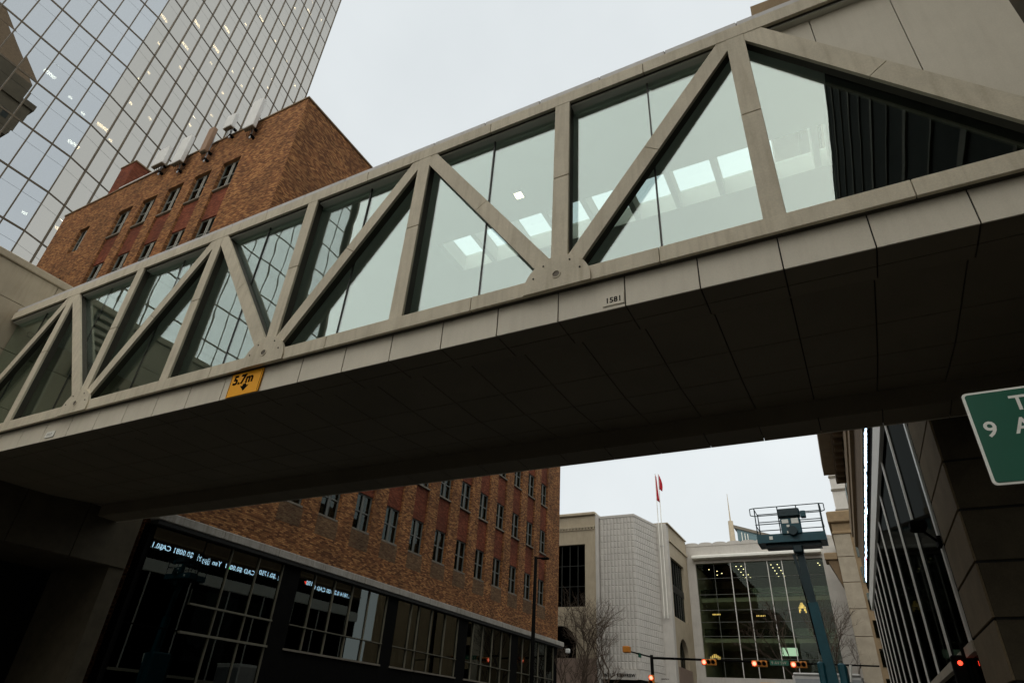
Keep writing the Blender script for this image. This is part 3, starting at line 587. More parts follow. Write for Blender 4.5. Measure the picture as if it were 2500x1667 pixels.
# ================================================================== RIGHT-HAND BUILDING with glazing, ticker and eaves
K = math.atan(0.031)
RU = (-math.sin(K), math.cos(K)); RN = (-math.cos(K), -math.sin(K)); MRB = frame((1.8, 0), RU, RN)
RB = thing('ticker_building', 'brown building with bright vertical mullions and a light ticker on the right', 'building', (8, 26, 0))
def rb(): return MB(MRB)
rb().box(10.62, 43.3, -14, -0.35, 0, 15.2).build('core', M_int, RB)
MB().box(3.5, 16, 4.55, 10.3, 0, 15.4).build('recess_wall', M_darkshade, RB)
rb().box(9.4, 43.3, -14, -1.1, 15.2, 16.6).build('attic', M_brown, RB)
# corner pier of stone panels: street face and south return, panel by panel
zj = [0.0, 0.98, 1.70, 2.42, 3.14, 3.85, 4.56, 5.28, 6.0, 6.73, 7.45, 8.17, 8.9, 9.6]
for za, zb in zip(zj[:-1], zj[1:]):
    rb().bbox(10.58, 12.58, -0.03, 0.0, za+0.018, zb-0.018, 0.005).build('pier_panel', M_pier, RB)
    for k in range(3): MB().bbox(1.50+k*0.85, 2.32+k*0.85, 10.555, 10.585, za+0.018, zb-0.018, 0.005).build('pier_panel', M_darkshade, RB)  # south return: same pier stone with the bridge shade put into its colour
rb().box(10.60, 12.57, -0.34, -0.032, 0, 9.6).build('pier_core', M_dark, RB)
MB().box(1.52, 4.0, 10.59, 10.63, 0, 9.6).build('pier_core', M_dark, RB)
mull = [13.20]+[16.06+2.9*k for k in range(10)]
for a, b in zip([12.62]+mull, mull+[43.2]):
    rb().box(a+0.03, b-0.03, -0.075, -0.069, 3.14, 8.34).build('glass_pane', G_black, RB)
    rb().box(a+0.03, b-0.03, -0.075, -0.069, 0.3, 3.0).build('glass_pane', G_black, RB)
for i, s in enumerate(mull): rb().box(s-(0.075 if i == 0 else 0.045), s+(0.075 if i == 0 else 0.045), -0.11 if i == 0 else -0.068, -0.03, 3.0, 8.36).build('mullion', M_mull, RB)
rb().box(12.6, 43.2, -0.16, 0.03, 2.98, 3.13).build('sill_beam', M_beige2, RB)
s = 10.6
while s < 43: e = min(s+4.1, 43.3); rb().bbox(s+0.01, e-0.01, -0.3, 0.02, 8.37, 9.06, 0.01).build('white_band', M_signw, RB); s = e
rb().box(10.6, 43.3, -0.3, -0.04, 9.06, 9.58).build('dark_band', M_black, RB)
rb().box(10.6, 43.3, -0.2, -0.01, 9.58, 10.05).build('ticker_case', M_black, RB)
rb().box(10.6, 43.3, -0.3, -0.02, 10.06, 15.2).build('wall', M_brown, RB)
for z0, z1, d in ((11.95, 12.35, 0.12), (12.55, 13.2, 0.16), (10.2, 10.32, 0.05)): rb().box(10.6, 43.3, -0.1, d, z0, z1).build('string_course', M_brownl, RB)
for k in range(12): rb().box(11.5+k*2.65, 12.6+k*2.65, -0.12, 0.02, 13.4, 14.9).build('window', G_dark, RB)
ev = rb().box(9.3, 39.6, -1.1, 1.05, 15.25, 15.95).build('eave', M_brownl, RB); rb().box(9.9, 40.4, -0.3, 0.45, 14.95, 15.25).build('eave_bed', M_brown, ev)
for k in range(30): rb().box(10.3+k, 10.6+k, 0.0, 0.40, 14.72, 14.95).build('bracket', M_brown, ev)
LT = thing('light_ticker', 'blue-white lettered light ticker running along the right-hand building', 'ticker', (1.2, 27, 9.6))
MB(MRB).box(11.0, 42.9, -0.005, 0.015, 9.62, 10.0).build('ticker_face', M_black, LT)
def led(body, s, size, mat):
    Mx = MRB @ Matrix(((-1,0,0,s),(0,0,1,0.02),(0,1,0,9.70),(0,0,0,1)))
    return text(body, size, Mx, 'lettering', mat, LT, depth=0.003, spacing=1.05, bold=0.006)
led('1.1814 0.2100 CAD 0.0100', 42.2, 0.44, E_led); led('Hong Kong', 36.3, 0.44, E_led); led('.$0.1750  CAD $0.0003', 34.0, 0.44, E_led)
led('Yen (Jpy)', 29.2, 0.44, E_led); led('$0.0081 CA', 27.2, 0.44, E_led); led('$0.12', 25.0, 0.44, E_led); led('USD $1.0000 Euro 1.4380 Pound 1.6790', 23.6, 0.44, E_led)
for s0, mt, up in ((37.0, E_ledr, False), (29.9, E_ledg, True)):
    z0, z1 = (9.70, 9.93) if up else (9.93, 9.70)
    MB(MRB).add([(s0-0.17, 0.022, z0), (s0+0.17, 0.022, z0), (s0, 0.022, z1), (s0-0.17, 0.018, z0), (s0+0.17, 0.018, z0), (s0, 0.018, z1)], [(0,1,2),(5,4,3),(0,3,4,1),(1,4,5,2),(2,5,3,0)]).build('arrow', mt, LT)
wlp = thing('wall_lamp', 'small black wall lamp on the right-hand building beside the stone pier', 'lamp', (1.35, 12.9, 4.75))
MB(MRB).tube((12.95, 0.0, 4.7), (12.5, 0.32, 4.86), 0.022, n=8).build('arm', M_black, wlp); MB(MRB).bbox(12.2, 12.52, 0.2, 0.44, 4.76, 4.92, 0.03).build('housing', M_black, wlp); MB(MRB).box(12.8, 13.06, -0.02, 0.04, 4.62, 4.78).build('plate', M_black, wlp)
# guide sign at the right edge
gs = thing('guide_sign', 'green road sign with white border reading TO 9 AV at the right edge', 'sign', (1.62, 6.14, 3.9))
def rrect(x0, x1, z0, z1, r, n=5):
    P = []
    for cx, cz, a0 in ((x1-r, z0+r, -90), (x1-r, z1-r, 0), (x0+r, z1-r, 90), (x0+r, z0+r, 180)):
        P += [(cx+r*math.cos(R(a0+90*i/n)), cz+r*math.sin(R(a0+90*i/n))) for i in range(n+1)]
    return P
MB().poly(rrect(1.145, 2.02, 3.485, 4.315, 0.035), 6.104, 6.12).build('border', M_signw, gs); MB().poly(rrect(1.165, 2.00, 3.505, 4.295, 0.025), 6.098, 6.1045).build('sign_face', M_green, gs)
text('TO', 0.19, face_south(1.462, 6.0965, 4.105), 'lettering', M_signw, gs, depth=0.001, bold=0.003); text('9', 0.195, face_south(1.215, 6.0965, 3.895), 'lettering', M_signw, gs, depth=0.001, bold=0.003); text('AV', 0.195, face_south(1.425, 6.0965, 3.90), 'lettering', M_signw, gs, depth=0.001, bold=0.003, spacing=1.3)
MB().tube((2.3, 6.25, 0), (2.3, 6.25, 4.6), 0.05).build('pole', M_steel, gs); MB().box(1.3, 2.34, 6.125, 6.2, 3.7, 3.76).build('bracket', M_steel, gs); MB().box(1.3, 2.34, 6.125, 6.2, 4.05, 4.11).build('bracket', M_steel, gs)
# side-street signal with two lit red heads on the right
rs = thing('kerb_signal', 'dark signal post with two glowing red heads at the lower right', 'traffic signal', (1.35, 13.6, 0))
MB().tube((1.37, 13.6, 0), (1.37, 13.6, 3.2), 0.07).build('pole', M_black, rs)
for sx in (-1, 1):
    h = MB().bbox(1.37+sx*0.14-0.10, 1.37+sx*0.14+0.10, 13.5, 13.72, 2.30, 3.02, 0.02).build('signal_head', M_black, rs)
    MB().tube((1.37+sx*0.13, 13.47, 2.90), (1.37+sx*0.13, 13.50, 2.90), 0.036, n=12).build('lens', E_red, h)

# ================================================================== WHITE STORE ACROSS THE INTERSECTION
WS_ = thing('white_store', 'cream and white department store with a ribbed corner block across the junction', 'building', (-22, 66, 0))
def dentils(mb, x0, x1, y, z, step=0.35):
    x = x0
    while x < x1: mb.box(x, x+step*0.5, y-0.14, y, z-0.22, z); x += step
# left wing
YW = 61.0
wg = MB(); wg.box(-40, -28.6, YW, YW+10, 0, 20.9); wg.box(-24.15, -23.02, YW, YW+10, 0, 20.9); wg.box(-28.6, -24.15, YW, YW+10, 17.98, 20.9); wg.box(-28.6, -24.15, YW, YW+10, 10.3, 11.96)
arc = [(-24.15, 10.3), (-28.6, 10.3), (-28.6, 7.4)] + [(-26.85-1.75*math.cos(t), 8.5+1.75*math.sin(t)) for t in [math.pi*i/16 for i in range(17)]] + [(-25.1, 7.4), (-24.15, 7.4)]
wg.poly(list(reversed([(x, z) for x, z in arc])), YW, YW+0.6); wg.box(-40, -23.02, YW+0.65, YW+10, 0, 7.4)
wg.build('left_wing_wall', M_cream, WS_)
MB().bbox(-40, -22.95, YW-0.25, YW+0.6, 20.9, 21.2, 0.05).build('coping', M_cream, WS_)
fz = MB(); fz.box(-40, -23.03, YW-0.16, YW, 19.62, 19.80); dentils(fz, -32, -23.2, YW, 19.62); fz.build('frieze', M_cream, WS_)
lw_ = MB().box(-28.6, -24.15, YW+0.35, YW+0.37, 11.96, 17.98).build('window', G_dark, WS_)
for k in range(1, 5): MB().box(-28.6+k*0.89-0.03, -28.6+k*0.89+0.03, YW+0.28, YW+0.36, 11.96, 17.98).build('glazing_bar', M_frame, lw_)
for z in (13.9, 15.9): MB().box(-28.6, -24.15, YW+0.29, YW+0.345, z-0.03, z+0.03).build('glazing_bar', M_frame, lw_)
MB().box(-28.7, -24.9, YW+0.4, YW+0.43, 6.5, 10.3).build('arched_window', G_dark, WS_); MB().box(-28.7, -24.1, YW+0.45, YW+0.6, 6.4, 18).build('interior', M_int, WS_)
MB().box(-40, -23.02, YW-0.06, YW, 0, 7.4).build('granite_base', M_pink, WS_)
MB().bbox(-23.0, -22.72, YW-0.05, YW+1.2, 5.4, 20.95, 0.02).build('white_strip', M_white, WS_)
# ribbed corner block: front cells one by one, pillowed panels
FX0, FX1, FY = -22.66, -19.0, 61.4; SX, SY = -17.95, 66.0
CW, CH, NR = (FX1-FX0)/10, 0.605, 23; ZB0 = 6.6
def pillow(wd, h, dp=0.05):
    b = 0.016; i = wd*0.34; j = h*0.10
    return [(b, 0, .004), (wd-b, 0, .004), (wd-b, 0, h-.004), (b, 0, h-.004), (i, -dp, j), (wd-i, -dp, j), (wd-i, -dp, h-j), (i, -dp, h-j)], [(0,1,5,4),(1,2,6,5),(2,3,7,6),(3,0,4,7),(4,5,6,7)]
pv, pf = pillow(CW, CH); pm = MB().add(pv, pf).mesh('rib_panel', M_white)
for i in range(10):
    for j in range(NR): inst(pm, 'rib_panel', WS_, (FX0+i*CW, FY, ZB0+j*CH))
sl_ = math.hypot(SX-FX1, SY-FY); nc = 13; sw2 = sl_/nc; ang = math.atan2(SY-FY, SX-FX1)
pv2, pf2 = pillow(sw2, CH); pm2 = MB().add(pv2, pf2).mesh('rib_panel', M_white); rest_ = MB()
for i in range(nc):
    for j in range(NR):
        if i < 3: inst(pm2, 'rib_panel', WS_, (FX1+math.cos(ang)*i*sw2, FY+math.sin(ang)*i*sw2, ZB0+j*CH), ang)
        else:
            Mm = Matrix.Translation((FX1+math.cos(ang)*i*sw2, FY+math.sin(ang)*i*sw2, ZB0+j*CH)) @ Matrix.Rotation(ang, 4, 'Z')
            rest_.add([tuple(Mm @ Vector(p)) for p in pv2], pf2)
rest_.build('far_rib_panels', M_white, WS_, kind='stuff')
ZT = ZB0+NR*CH
MB().polz([(FX0, FY+0.004), (FX1-0.004, FY+0.004), (SX-0.006, SY), (SX, SY+6), (FX0, SY+6)], 5.8, ZT+0.25).build('block_wall', M_white, WS_)
MB().polz([(FX0, FY-0.07), (FX1+0.05, FY-0.07), (SX+0.06, SY), (SX, SY+0.5), (FX0, FY+0.5)], ZT+0.02, ZT+0.27).build('block_coping', M_white, WS_)
MB().box(FX0, FX1-0.3, FY-0.25, FY+0.0, 5.75, 6.55).build('sign_band', M_white, WS_)
MB().box(FX0-0.2, FX1, FY+0.3, FY+5, 0, 5.75).build('dark_entrance', M_int, WS_)
text('HOLT', 0.36, face_south(-22.42, FY-0.27, 5.98), 'lettering', M_black, WS_, spacing=1.12, depth=0.03, bold=0.004); text('RENFREW', 0.36, face_south(-21.15, FY-0.27, 5.98), 'lettering', M_black, WS_, spacing=1.12, depth=0.03, bold=0.004)
# strip with the flag poles and the street-side wing
MB().box(SX, -16.9, SY, SY+0.8, 0, 20.9).build('pilaster', M_white, WS_)
text('HOLT RENFREW', 0.16, face_south(-18.6, SY-0.9, 6.1), 'lettering', M_black, WS_, depth=0.02)
rw = MB(); XX = -16.9
rw.box(XX-6, XX, SY+0.8, 66.95, 0, 20.9); rw.box(XX-6, XX, 72.4, 74.3, 0, 20.9); rw.box(XX-6, XX, 66.95, 72.4, 17.7, 20.9); rw.box(XX-6, XX, 66.95, 72.4, 10.15, 11.87)
rw.build('right_wing_wall', M_cream, WS_)
am = MB(Matrix(((0,-1,0,XX),(1,0,0,0),(0,0,1,0),(0,0,0,1))))
arc = [(66.95, 7.4), (67.9, 7.4)] + [(69.7-1.8*math.cos(t), 8.4+1.72*math.sin(t)) for t in [math.pi*i/16 for i in range(17)]] + [(71.5, 7.4), (72.4, 7.4), (72.4, 10.15), (66.95, 10.15)]
am.poly(arc, 0, 0.5); am.build('arch_wall', M_cream, WS_)
MB().box(XX-0.45, XX-0.43, 67.0, 72.4, 7.0, 10.2).build('arched_window', G_dark, WS_); MB().box(XX-0.7, XX-0.5, 66.9, 72.5, 0, 18).build('interior', M_int, WS_)
for y in (68.8, 69.7, 70.6): MB().box(XX-0.44, XX-0.38, y-0.04, y+0.04, 7.4, 10.1).build('glazing_bar', M_frame, WS_)
MB().box(XX-6, XX+0.05, 66.95, 72.4, 0, 7.4).build('granite_base', M_pink, WS_)
rw_ = MB().box(XX-0.30, XX-0.28, 66.95, 72.4, 11.87, 17.7).build('window', G_dark, WS_)
for k in range(1, 6): MB().box(XX-0.28, XX-0.20, 66.95+k*0.91-0.04, 66.95+k*0.91+0.04, 11.87, 17.7).build('glazing_bar', M_frame, rw_)
MB().box(XX-0.28, XX-0.20, 66.95, 72.4, 14.4, 15.1).build('glazing_bar', M_frame, rw_)
MB().box(XX-6, XX+0.2, SY+0.0, 74.0, 20.9, 21.0).build('coping', M_cream, WS_); MB().box(XX-0.1, XX+0.14, SY+0.8, 74.2, 19.2, 19.45).build('frieze', M_cream, WS_)
for k, (px_, lb) in enumerate(((-17.62, 'left of the two tall flagpoles with a red flag on the white store'), (-17.28, 'right of the two tall flagpoles with a red flag on the white store'))):
    fp = thing('flagpole', lb, 'flagpole', (px_, SY-0.25, 11.5), 0, 'flagpoles on the white store')
    MB().tube((px_, SY-0.25, 11.5), (px_, SY-0.25, 26.4), 0.06, 0.035).build('pole', M_signw, fp); MB().box(px_-0.05, px_+0.05, SY-0.25, SY, 11.6, 11.75).build('bracket', M_steel, fp); MB().box(px_-0.05, px_+0.05, SY-0.25, SY, 18.5, 18.65).build('bracket', M_steel, fp)
    V = []; Fc = []; n1, n2 = 10, 5                    # limp flag hanging in folds
    for i in range(n1+1):
        for j in range(n2+1):
            t = i/n1; u = j/n2; wdt = (0.14+0.26*math.sin(t*2.4)) if k else (0.10+0.22*t)
            V.append((px_+0.04+(u*wdt if k else u*wdt-0.02), SY-0.25+0.10*math.sin(u*9+t*3), 26.3-t*(1.7 if k else 2.9)-u*0.3))
    for i in range(n1):
        for j in range(n2): a = i*(n2+1)+j; Fc.append((a, a+1, a+n2+2, a+n2+1))
    fo = MB().add(V, Fc).build('flag', M_flag, fp, True); sm = fo.modifiers.new('thickness', 'SOLIDIFY'); sm.thickness = 0.015

# ================================================================== ATRIUM BUILDING closing the street
AT = thing('atrium_building', 'pale building with a big dark glass atrium wall closing the street', 'building', (-9, 80, 0))
YA = 74.35
aw = MB(); aw.box(-16.95, -15.98, YA, YA+12, 0, 20.4); aw.box(-2.75, 2.0, YA, YA+12, 0, 20.4); aw.box(-15.98, -2.75, YA, YA+12, 18.5, 20.4); aw.build('wall', M_white, AT)
for z in [7.9+1.05*k for k in range(12)]:
    MB().box(-16.94, -15.97, YA-0.012, YA, z, z+1.02).build('wall_panel', M_white, AT); MB().box(-2.74, 1.9, YA-0.012, YA, z, z+1.02).build('wall_panel', M_white, AT)
for k in range(10):
    cx = -16.2+k*1.57; MB().poly([(cx-0.78, 20.4)]+[(cx+0.78, 20.4)]+[(cx+0.78*math.cos(t), 20.62+0.2*math.sin(t)) for t in [math.pi*i/8 for i in range(9)]], YA-0.05, YA+0.3).build('scallop', M_white, AT)
MB().bbox(-16.2, -2.7, YA-0.9, YA, 18.87, 19.22, 0.06).build('canopy', M_signw, AT)
ab = [-15.98, -14.0, -12.15, -10.6, -8.28, -6.79, -4.8, -2.75]; az = [7.1, 8.9, 11.0, 12.4, 13.6, 15.2, 16.9, 18.5]
for i in range(len(ab)-1):
    for j in range(len(az)-1):
        gp = MB().box(-(ab[i+1]-ab[i])/2+0.015, (ab[i+1]-ab[i])/2-0.015, -0.008, 0.008, -(az[j+1]-az[j])/2+0.015, (az[j+1]-az[j])/2-0.015).mesh('glass_pane', G_atr)
        inst(gp, 'glass_pane', AT, ((ab[i]+ab[i+1])/2, YA+0.3, (az[j]+az[j+1])/2), rot=(R(random.gauss(0, .2)), 0, R(random.gauss(0, .2))))
for x in ab[2:6]: MB().box(x-0.035, x+0.035, YA+0.1, YA+0.34, 7.1, 18.5).build('mullion', M_mull, AT)
for x in (ab[1], ab[6]): MB().box(x-0.02, x+0.02, YA+0.25, YA+0.34, 7.1, 18.5).build('mullion', M_wframe, AT)
for z in az[1:-1]: MB().box(-15.98, -2.75, YA+0.24, YA+0.33, z-0.02, z+0.02).build('transom', M_wframe, AT)
for z in (10.9, 15.0): MB().box(-15.98, -2.75, YA+1.6, YA+9, z-0.35, z+0.05).build('gallery_floor', M_white, AT); MB().box(-15.98, -2.75, YA+1.5, YA+1.56, z+0.1, z+1.0).build('gallery_rail', G_win, AT)
MB().box(-15.98, -2.75, YA+9, YA+9.1, 6, 18.5).build('back_wall', M_sill, AT); MB().box(-15.98, -2.75, YA+0.5, YA+9, 18.3, 18.45).build('atrium_ceiling', M_int, AT); MB().box(-15.98, -2.75, YA+0.5, YA+9, 6.6, 7.0).build('atrium_floor', M_floor, AT)
MB().box(-17, 2, YA-0.2, YA+0.2, 5.2, 7.08).build('lintel', M_white, AT); MB().box(-17, 2, YA+0.2, YA+0.4, 0, 5.2).build('dark_entrance', M_int, AT)
for x, z, wd, h, mt in ((-14.4, 13.3, 0.75, 0.2, E_chan), (-9.8, 13.1, 0.8, 0.2, E_chan), (-15.0, 9.3, 0.95, 0.6, E_chan), (-5.6, 14.2, 0.6, 1.0, E_chan), (-7.5, 9.65, 1.5, 0.75, E_cool)):
    ch = thing('atrium_lamp', {-14.4: 'warm hanging lamp at mid height behind the left atrium glass', -9.8: 'warm hanging lamp in the middle of the atrium glass', -15.0: 'broad yellow lamp low at the left of the atrium glass', -5.6: 'tall yellow lamp at the right of the atrium glass', -7.5: 'pale green lit panel low behind the atrium glass'}[x], 'lamp', (x, YA+1.0, z))
    MB().tube((x, YA+1.0, z+h/2), (x, YA+1.0, 18.3 if z > 11 else 10.5), 0.015, n=5).build('rod', M_frame, ch)
    if mt is E_cool: MB().bbox(x-wd/2, x+wd/2, YA+0.95, YA+1.05, z-h/2, z+h/2, 0.02).build('panel', mt, ch)
    else:
        MB().tube((x-wd/2, YA+1.0, z+h*0.3), (x+wd/2, YA+1.0, z+h*0.3), 0.02, n=6).build('bar', M_frame, ch)
        for q in range(6):
            bx = x-wd/2+wd*q/5; bz = z+h*(0.1-0.5*abs(q-2.5)/2.5*(0 if h < .3 else 1)); MB().tube((bx, YA+0.96, bz-0.5*h), (bx, YA+0.96, bz+0.1*h), 0.045, 0.03, 6).build('bulb', mt, ch)
dl = MB().tube((0, 0, 0), (0, 0, 0.04), 0.055, n=8).mesh('downlight', E_warm)
for i in range(5):
    for x in (-11.7, -11.15, -8.0, -7.35): inst(dl, 'downlight', AT, (x, YA+1.0+i*1.5, 18.22))
for x, y in ((-14.9, 2), (-14.2, 3), (-13.9, 4.2), (-3.3, 1.2), (-3.2, 2.2), (-14.6, 5)): inst(dl, 'downlight', AT, (x, YA+y, 18.22))
osn = thing('overhead_sign', 'small orange height sign on the lintel below the atrium glass', 'sign', (-9.9, YA-0.25, 5.9))
MB().box(-10.6, -9.2, YA-0.27, YA-0.22, 5.95, 6.72).build('sign_board', M_orange, osn); text('3.1m', 0.55, face_south(-10.5, YA-0.275, 6.15), 'lettering', M_black, osn, depth=0.003, bold=0.01)

# ================================================================== STONE PIER BUILDING at the far right, towers behind
SP = thing('stone_corner_building', 'tan stone corner building with heavy cornice beyond the lift', 'building', (5, 68, 0))
MB().box(-1.02, 14, 62, 74.2, 0, 18.6).build('wall', M_brownl, SP)
MB().bbox(-1.25, 14.2, 61.7, 74.3, 18.6, 19.6, 0.08).build('cornice', M_brownl, SP); MB().bbox(-1.12, 14.1, 61.85, 74.25, 17.6, 17.85, 0.05).build('cornice', M_brownl, SP)
for k in range(7): MB().box(0.5, 1.5, 61.93, 61.99, 3+k*2.1, 4.3+k*2.1).build('window', G_dark, SP)
for k in range(8): MB().bbox(-1.04, 0.3, 61.94, 62.0, 1+k*2.1, 3.05+k*2.1, 0.02).build('stone_block', M_beige2, SP)
SD = thing('stone_balcony', 'dark stone balcony ledge on the tan corner building behind the lift', 'ledge', (-1.3, 62, 15.4))
MB().bbox(-2.1, -1.03, 62.0, 64.0, 15.5, 16.1, 0.05).build('ledge', M_brownl, SD); MB().poly([(-1.9, 15.5), (-1.03, 13.2), (-1.03, 15.5)], 62.2, 63.6).build('corbel', M_brown, SD)
GT = thing('grey_slab_tower', 'pale grey tower peeking out below the right-hand eave', 'building', (6, 105, 0))
MB().box(-0.6, 14, 100, 115, 0, 37.4).build('wall', M_white, GT)
for z in (30.6, 33.6, 35.6): MB().box(-0.7, 14, 99.9, 100.0, z, z+0.35).build('floor_band', M_sill, GT)
MB().box(-0.65, 13, 99.93, 99.99, 27.3, 30.4).build('window_band', G_dark, GT)
FT = thing('teal_office_block', 'teal office block with white fins and slanted roof far behind the atrium', 'building', (-19, 190, 0))
MB().poly([(-26.5, 0), (-12, 0), (-12, 46.5), (-26.5, 51.5)], 180, 200).build('wall', M_tealroof, FT)
MB().poly([(-27.2, 51.5), (-12, 46.3), (-12, 47.0), (-27.2, 52.3)], 179.6, 200.4).build('roof', M_sill, FT)
for x in (-25.4, -24.6, -23.9, -21.3, -20.7, -20.0, -17.6, -17, -16.4): MB().box(x, x+0.16, 179.7, 180, 40, 49.3-0.345*(x+26.5)*1.0+1.2).build('fin', M_signw, FT)
SPI = thing('spire', 'slim pale spire far away above the atrium roof', 'tower', (-46.5, 300, 0))
MB().tube((-46.5, 300, 0), (-46.5, 300, 88), 2.6, 1.1, 10).build('shaft', M_cream, SPI); MB().tube((-46.5, 300, 88), (-46.5, 300, 101), 0.35, 0.1, 6).build('mast', M_cream, SPI)

# ================================================================== BLOCKS BEHIND THE CAMERA; the left one added unseen, to cut sky light
for nm, lb, x0, x1, y0, y1, h in (('offscreen_block', 'tall beige office block lining the right side of the street behind the camera', 3.4, 34, -75, 4.5, 28.6), ('offscreen_block', 'unseen block added far behind the camera on the left to cut sky light', -46, -19.5, -90, -31, 30)):
    ob = thing(nm, lb, 'building', ((x0+x1)/2, (y0+y1)/2, 0)); fx, sg = (x0, -1) if x0 > 0 else (x1, 1)
    MB().box(x0, x1, y0, y1, 0, h).build('wall', M_int if x0 > 0 else M_beige2, ob)
    for j in range(int(h/1.9)-1): MB().box(fx, fx+sg*0.05, y0+1, y1-1, 3.5+j*1.9, 3.5+j*1.9+(0.10 if j % 2 else 0.26)).build('floor_band', M_darkshade if x0 > 0 else M_beige2, ob)

# ================================================================== STREET FURNITURE
TS = thing('traffic_signal_mast', 'dark mast with a long arm of red traffic signals over the junction', 'traffic signal', (-15.1, 52, -0.14))
MB().tube((-15.15, 52, -0.14), (-15.15, 52, 6.85), 0.15, 0.12, 12).build('pole', M_black, TS, True)
MB().tube((-15.15, 52, 6.65), (0.2, 52, 6.35), 0.09, 0.05, 10).build('arm', M_black, TS, True)
MB().tube((-15.15, 52, 6.7), (-15.9, 48.6, 6.75), 0.06, 0.045, 8).build('side_arm', M_black, TS, True)
def head(x, y, z, horizontal=True, lit=True):
    if horizontal:
        h = MB().bbox(x-0.52, x+0.52, y-0.12, y+0.12, z-0.2, z+0.2, 0.03).build('signal_head', M_sigy, TS)
        ctr = [(x-0.33, z), (x, z), (x+0.33, z)]
    else:
        h = MB().bbox(x-0.2, x+0.2, y-0.12, y+0.12, z-0.52, z+0.52, 0.03).build('signal_head', M_sigy, TS); ctr = [(x, z+0.33), (x, z), (x, z-0.33)]
    for i, (cx, cz) in enumerate(ctr):
        MB().tube((cx, y-0.14, cz), (cx, y-0.12, cz), 0.13, n=14).build('lens', E_redc if (i == 0 and lit) else M_black, h)
        if i == 0 and lit:
            MB().tube((cx, y-0.135, cz), (cx, y-0.121, cz), 0.155, n=14).build('lens_rim', E_red, h)
        v = MB(); n = 10
        for k in range(n):                            # hood over the lens
            a, b = math.pi*(k/n), math.pi*((k+1)/n); r0, r1 = 0.155, 0.17
            v.poly([(cx+r0*math.cos(a), cz+r0*math.sin(a)), (cx+r1*math.cos(a), cz+r1*math.sin(a)), (cx+r1*math.cos(b), cz+r1*math.sin(b)), (cx+r0*math.cos(b), cz+r0*math.sin(b))], y-0.34, y-0.12)
        v.build('visor', M_sigy, h)
head(-10.82, 51.85, 6.40); head(-7.30, 51.85, 6.36); head(-4.72, 51.85, 6.34); head(-15.15, 51.7, 4.95, False)
sh = MB().bbox(-16.2, -15.7, 48.2, 48.7, 6.62, 7.05, 0.04).build('signal_head', M_sigy, TS)
sb = MB().box(-6.6, -5.35, 51.86, 51.9, 6.28, 6.6).build('street_name_sign', M_green, TS); text('9 AV SW', 0.26, face_south(-6.5, 51.855, 6.35), 'lettering', M_beige2, sb, depth=0.002)
MB().box(-15.62, -15.5, 50.1, 50.5, 6.5, 6.8).build('street_name_sign', M_green, TS)
LP = thing('lamp_post', 'tall black lamp post with a short arm in front of the brick building', 'lamp post', (-15.5, 31.8, 0))
MB().tube((-15.5, 31.8, 0), (-15.5, 31.8, 9.62), 0.13, 0.085, 12).build('pole', M_black, LP, True); MB().tube((-15.5, 31.8, 9.55), (-15.0, 31.8, 9.52), 0.04).build('arm', M_black, LP); MB().bbox(-15.15, -14.72, 31.68, 31.92, 9.44, 9.55, 0.02).build('luminaire', M_black, LP)

# boom lift
BL = thing('boom_lift', 'teal boom lift with its railed basket raised over the street', 'lift', (-1.4, 25.6, 0))
bk = MB(); bk.box(-2.93, -0.66, 24.6, 25.5, 7.80, 7.86).box(-2.93, -0.66, 24.58, 24.62, 7.80, 8.10).box(-2.93, -0.66, 25.48, 25.52, 7.80, 8.10).box(-2.95, -2.91, 24.6, 25.5, 7.80, 8.10).box(-0.68, -0.64, 24.6, 25.5, 7.80, 8.10)
bsk = bk.build('basket', M_teal, BL); MB().box(-2.7, -0.85, 24.75, 25.35, 7.68, 7.80).build('basket_beam', M_tealdk, bsk)
for yb in (24.62, 25.48):
    for z in (8.48, 8.80, 9.10): MB().tube((-2.93, yb, z), (-0.66, yb, z), 0.017, n=6).build('rail', M_tealdk, bsk)
    for x in (-2.91, -2.1, -1.45, -0.68): MB().tube((x, yb, 8.08), (x, yb, 9.10), 0.021, n=6).build('rail_post', M_tealdk, bsk)
for x in (-2.93, -0.66):
    for z in (8.48, 9.10): MB().tube((x, 24.62, z), (x, 25.48, z), 0.017, n=6).build('rail', M_tealdk, bsk)
    e = -0.14 if x < -1 else 0.14
    MB().tube((x, 24.62, 9.10), (x+e, 24.62, 9.08), 0.017, n=6).tube((x+e, 24.62, 9.08), (x+e, 24.62, 8.84), 0.017, n=6).tube((x+e, 24.62, 8.84), (x, 24.62, 8.80), 0.017, n=6).build('rail', M_tealdk, bsk)
cb_ = MB().bbox(-2.06, -1.38, 24.52, 24.80, 8.05, 8.62, 0.03).build('control_box', M_teal, BL)
MB().bbox(-2.10, -1.36, 24.50, 24.86, 8.68, 8.98, 0.03).build('control_top', M_tealdk, cb_); MB().bbox(-1.34, -1.16, 24.5, 24.7, 8.62, 8.86, 0.02).build('side_box', M_teal, cb_)
MB().box(-2.0, -1.78, 24.505, 24.518, 8.44, 8.58).box(-1.68, -1.44, 24.505, 24.518, 8.42, 8.60).build('label_plate', M_signw, cb_); MB().box(-2.52, -2.40, 24.565, 24.578, 7.90, 8.02).box(-1.86, -1.76, 24.505, 24.518, 8.30, 8.38).box(-1.88, -1.8, 24.505, 24.518, 8.08, 8.16).build('label_plate', M_signw, cb_)
MB().tube((-1.68, 24.4, 8.15), (-1.68, 24.62, 8.15), 0.16, n=14).build('rotator', M_tealdk, BL); MB().bbox(-1.80, -1.48, 24.7, 25.3, 7.45, 7.72, 0.03).build('jib_head', M_tealdk, BL)
Mb = Matrix(((1,0,0,0),(0,1,0,25.05),(0,0,1,0),(0,0,0,1)))
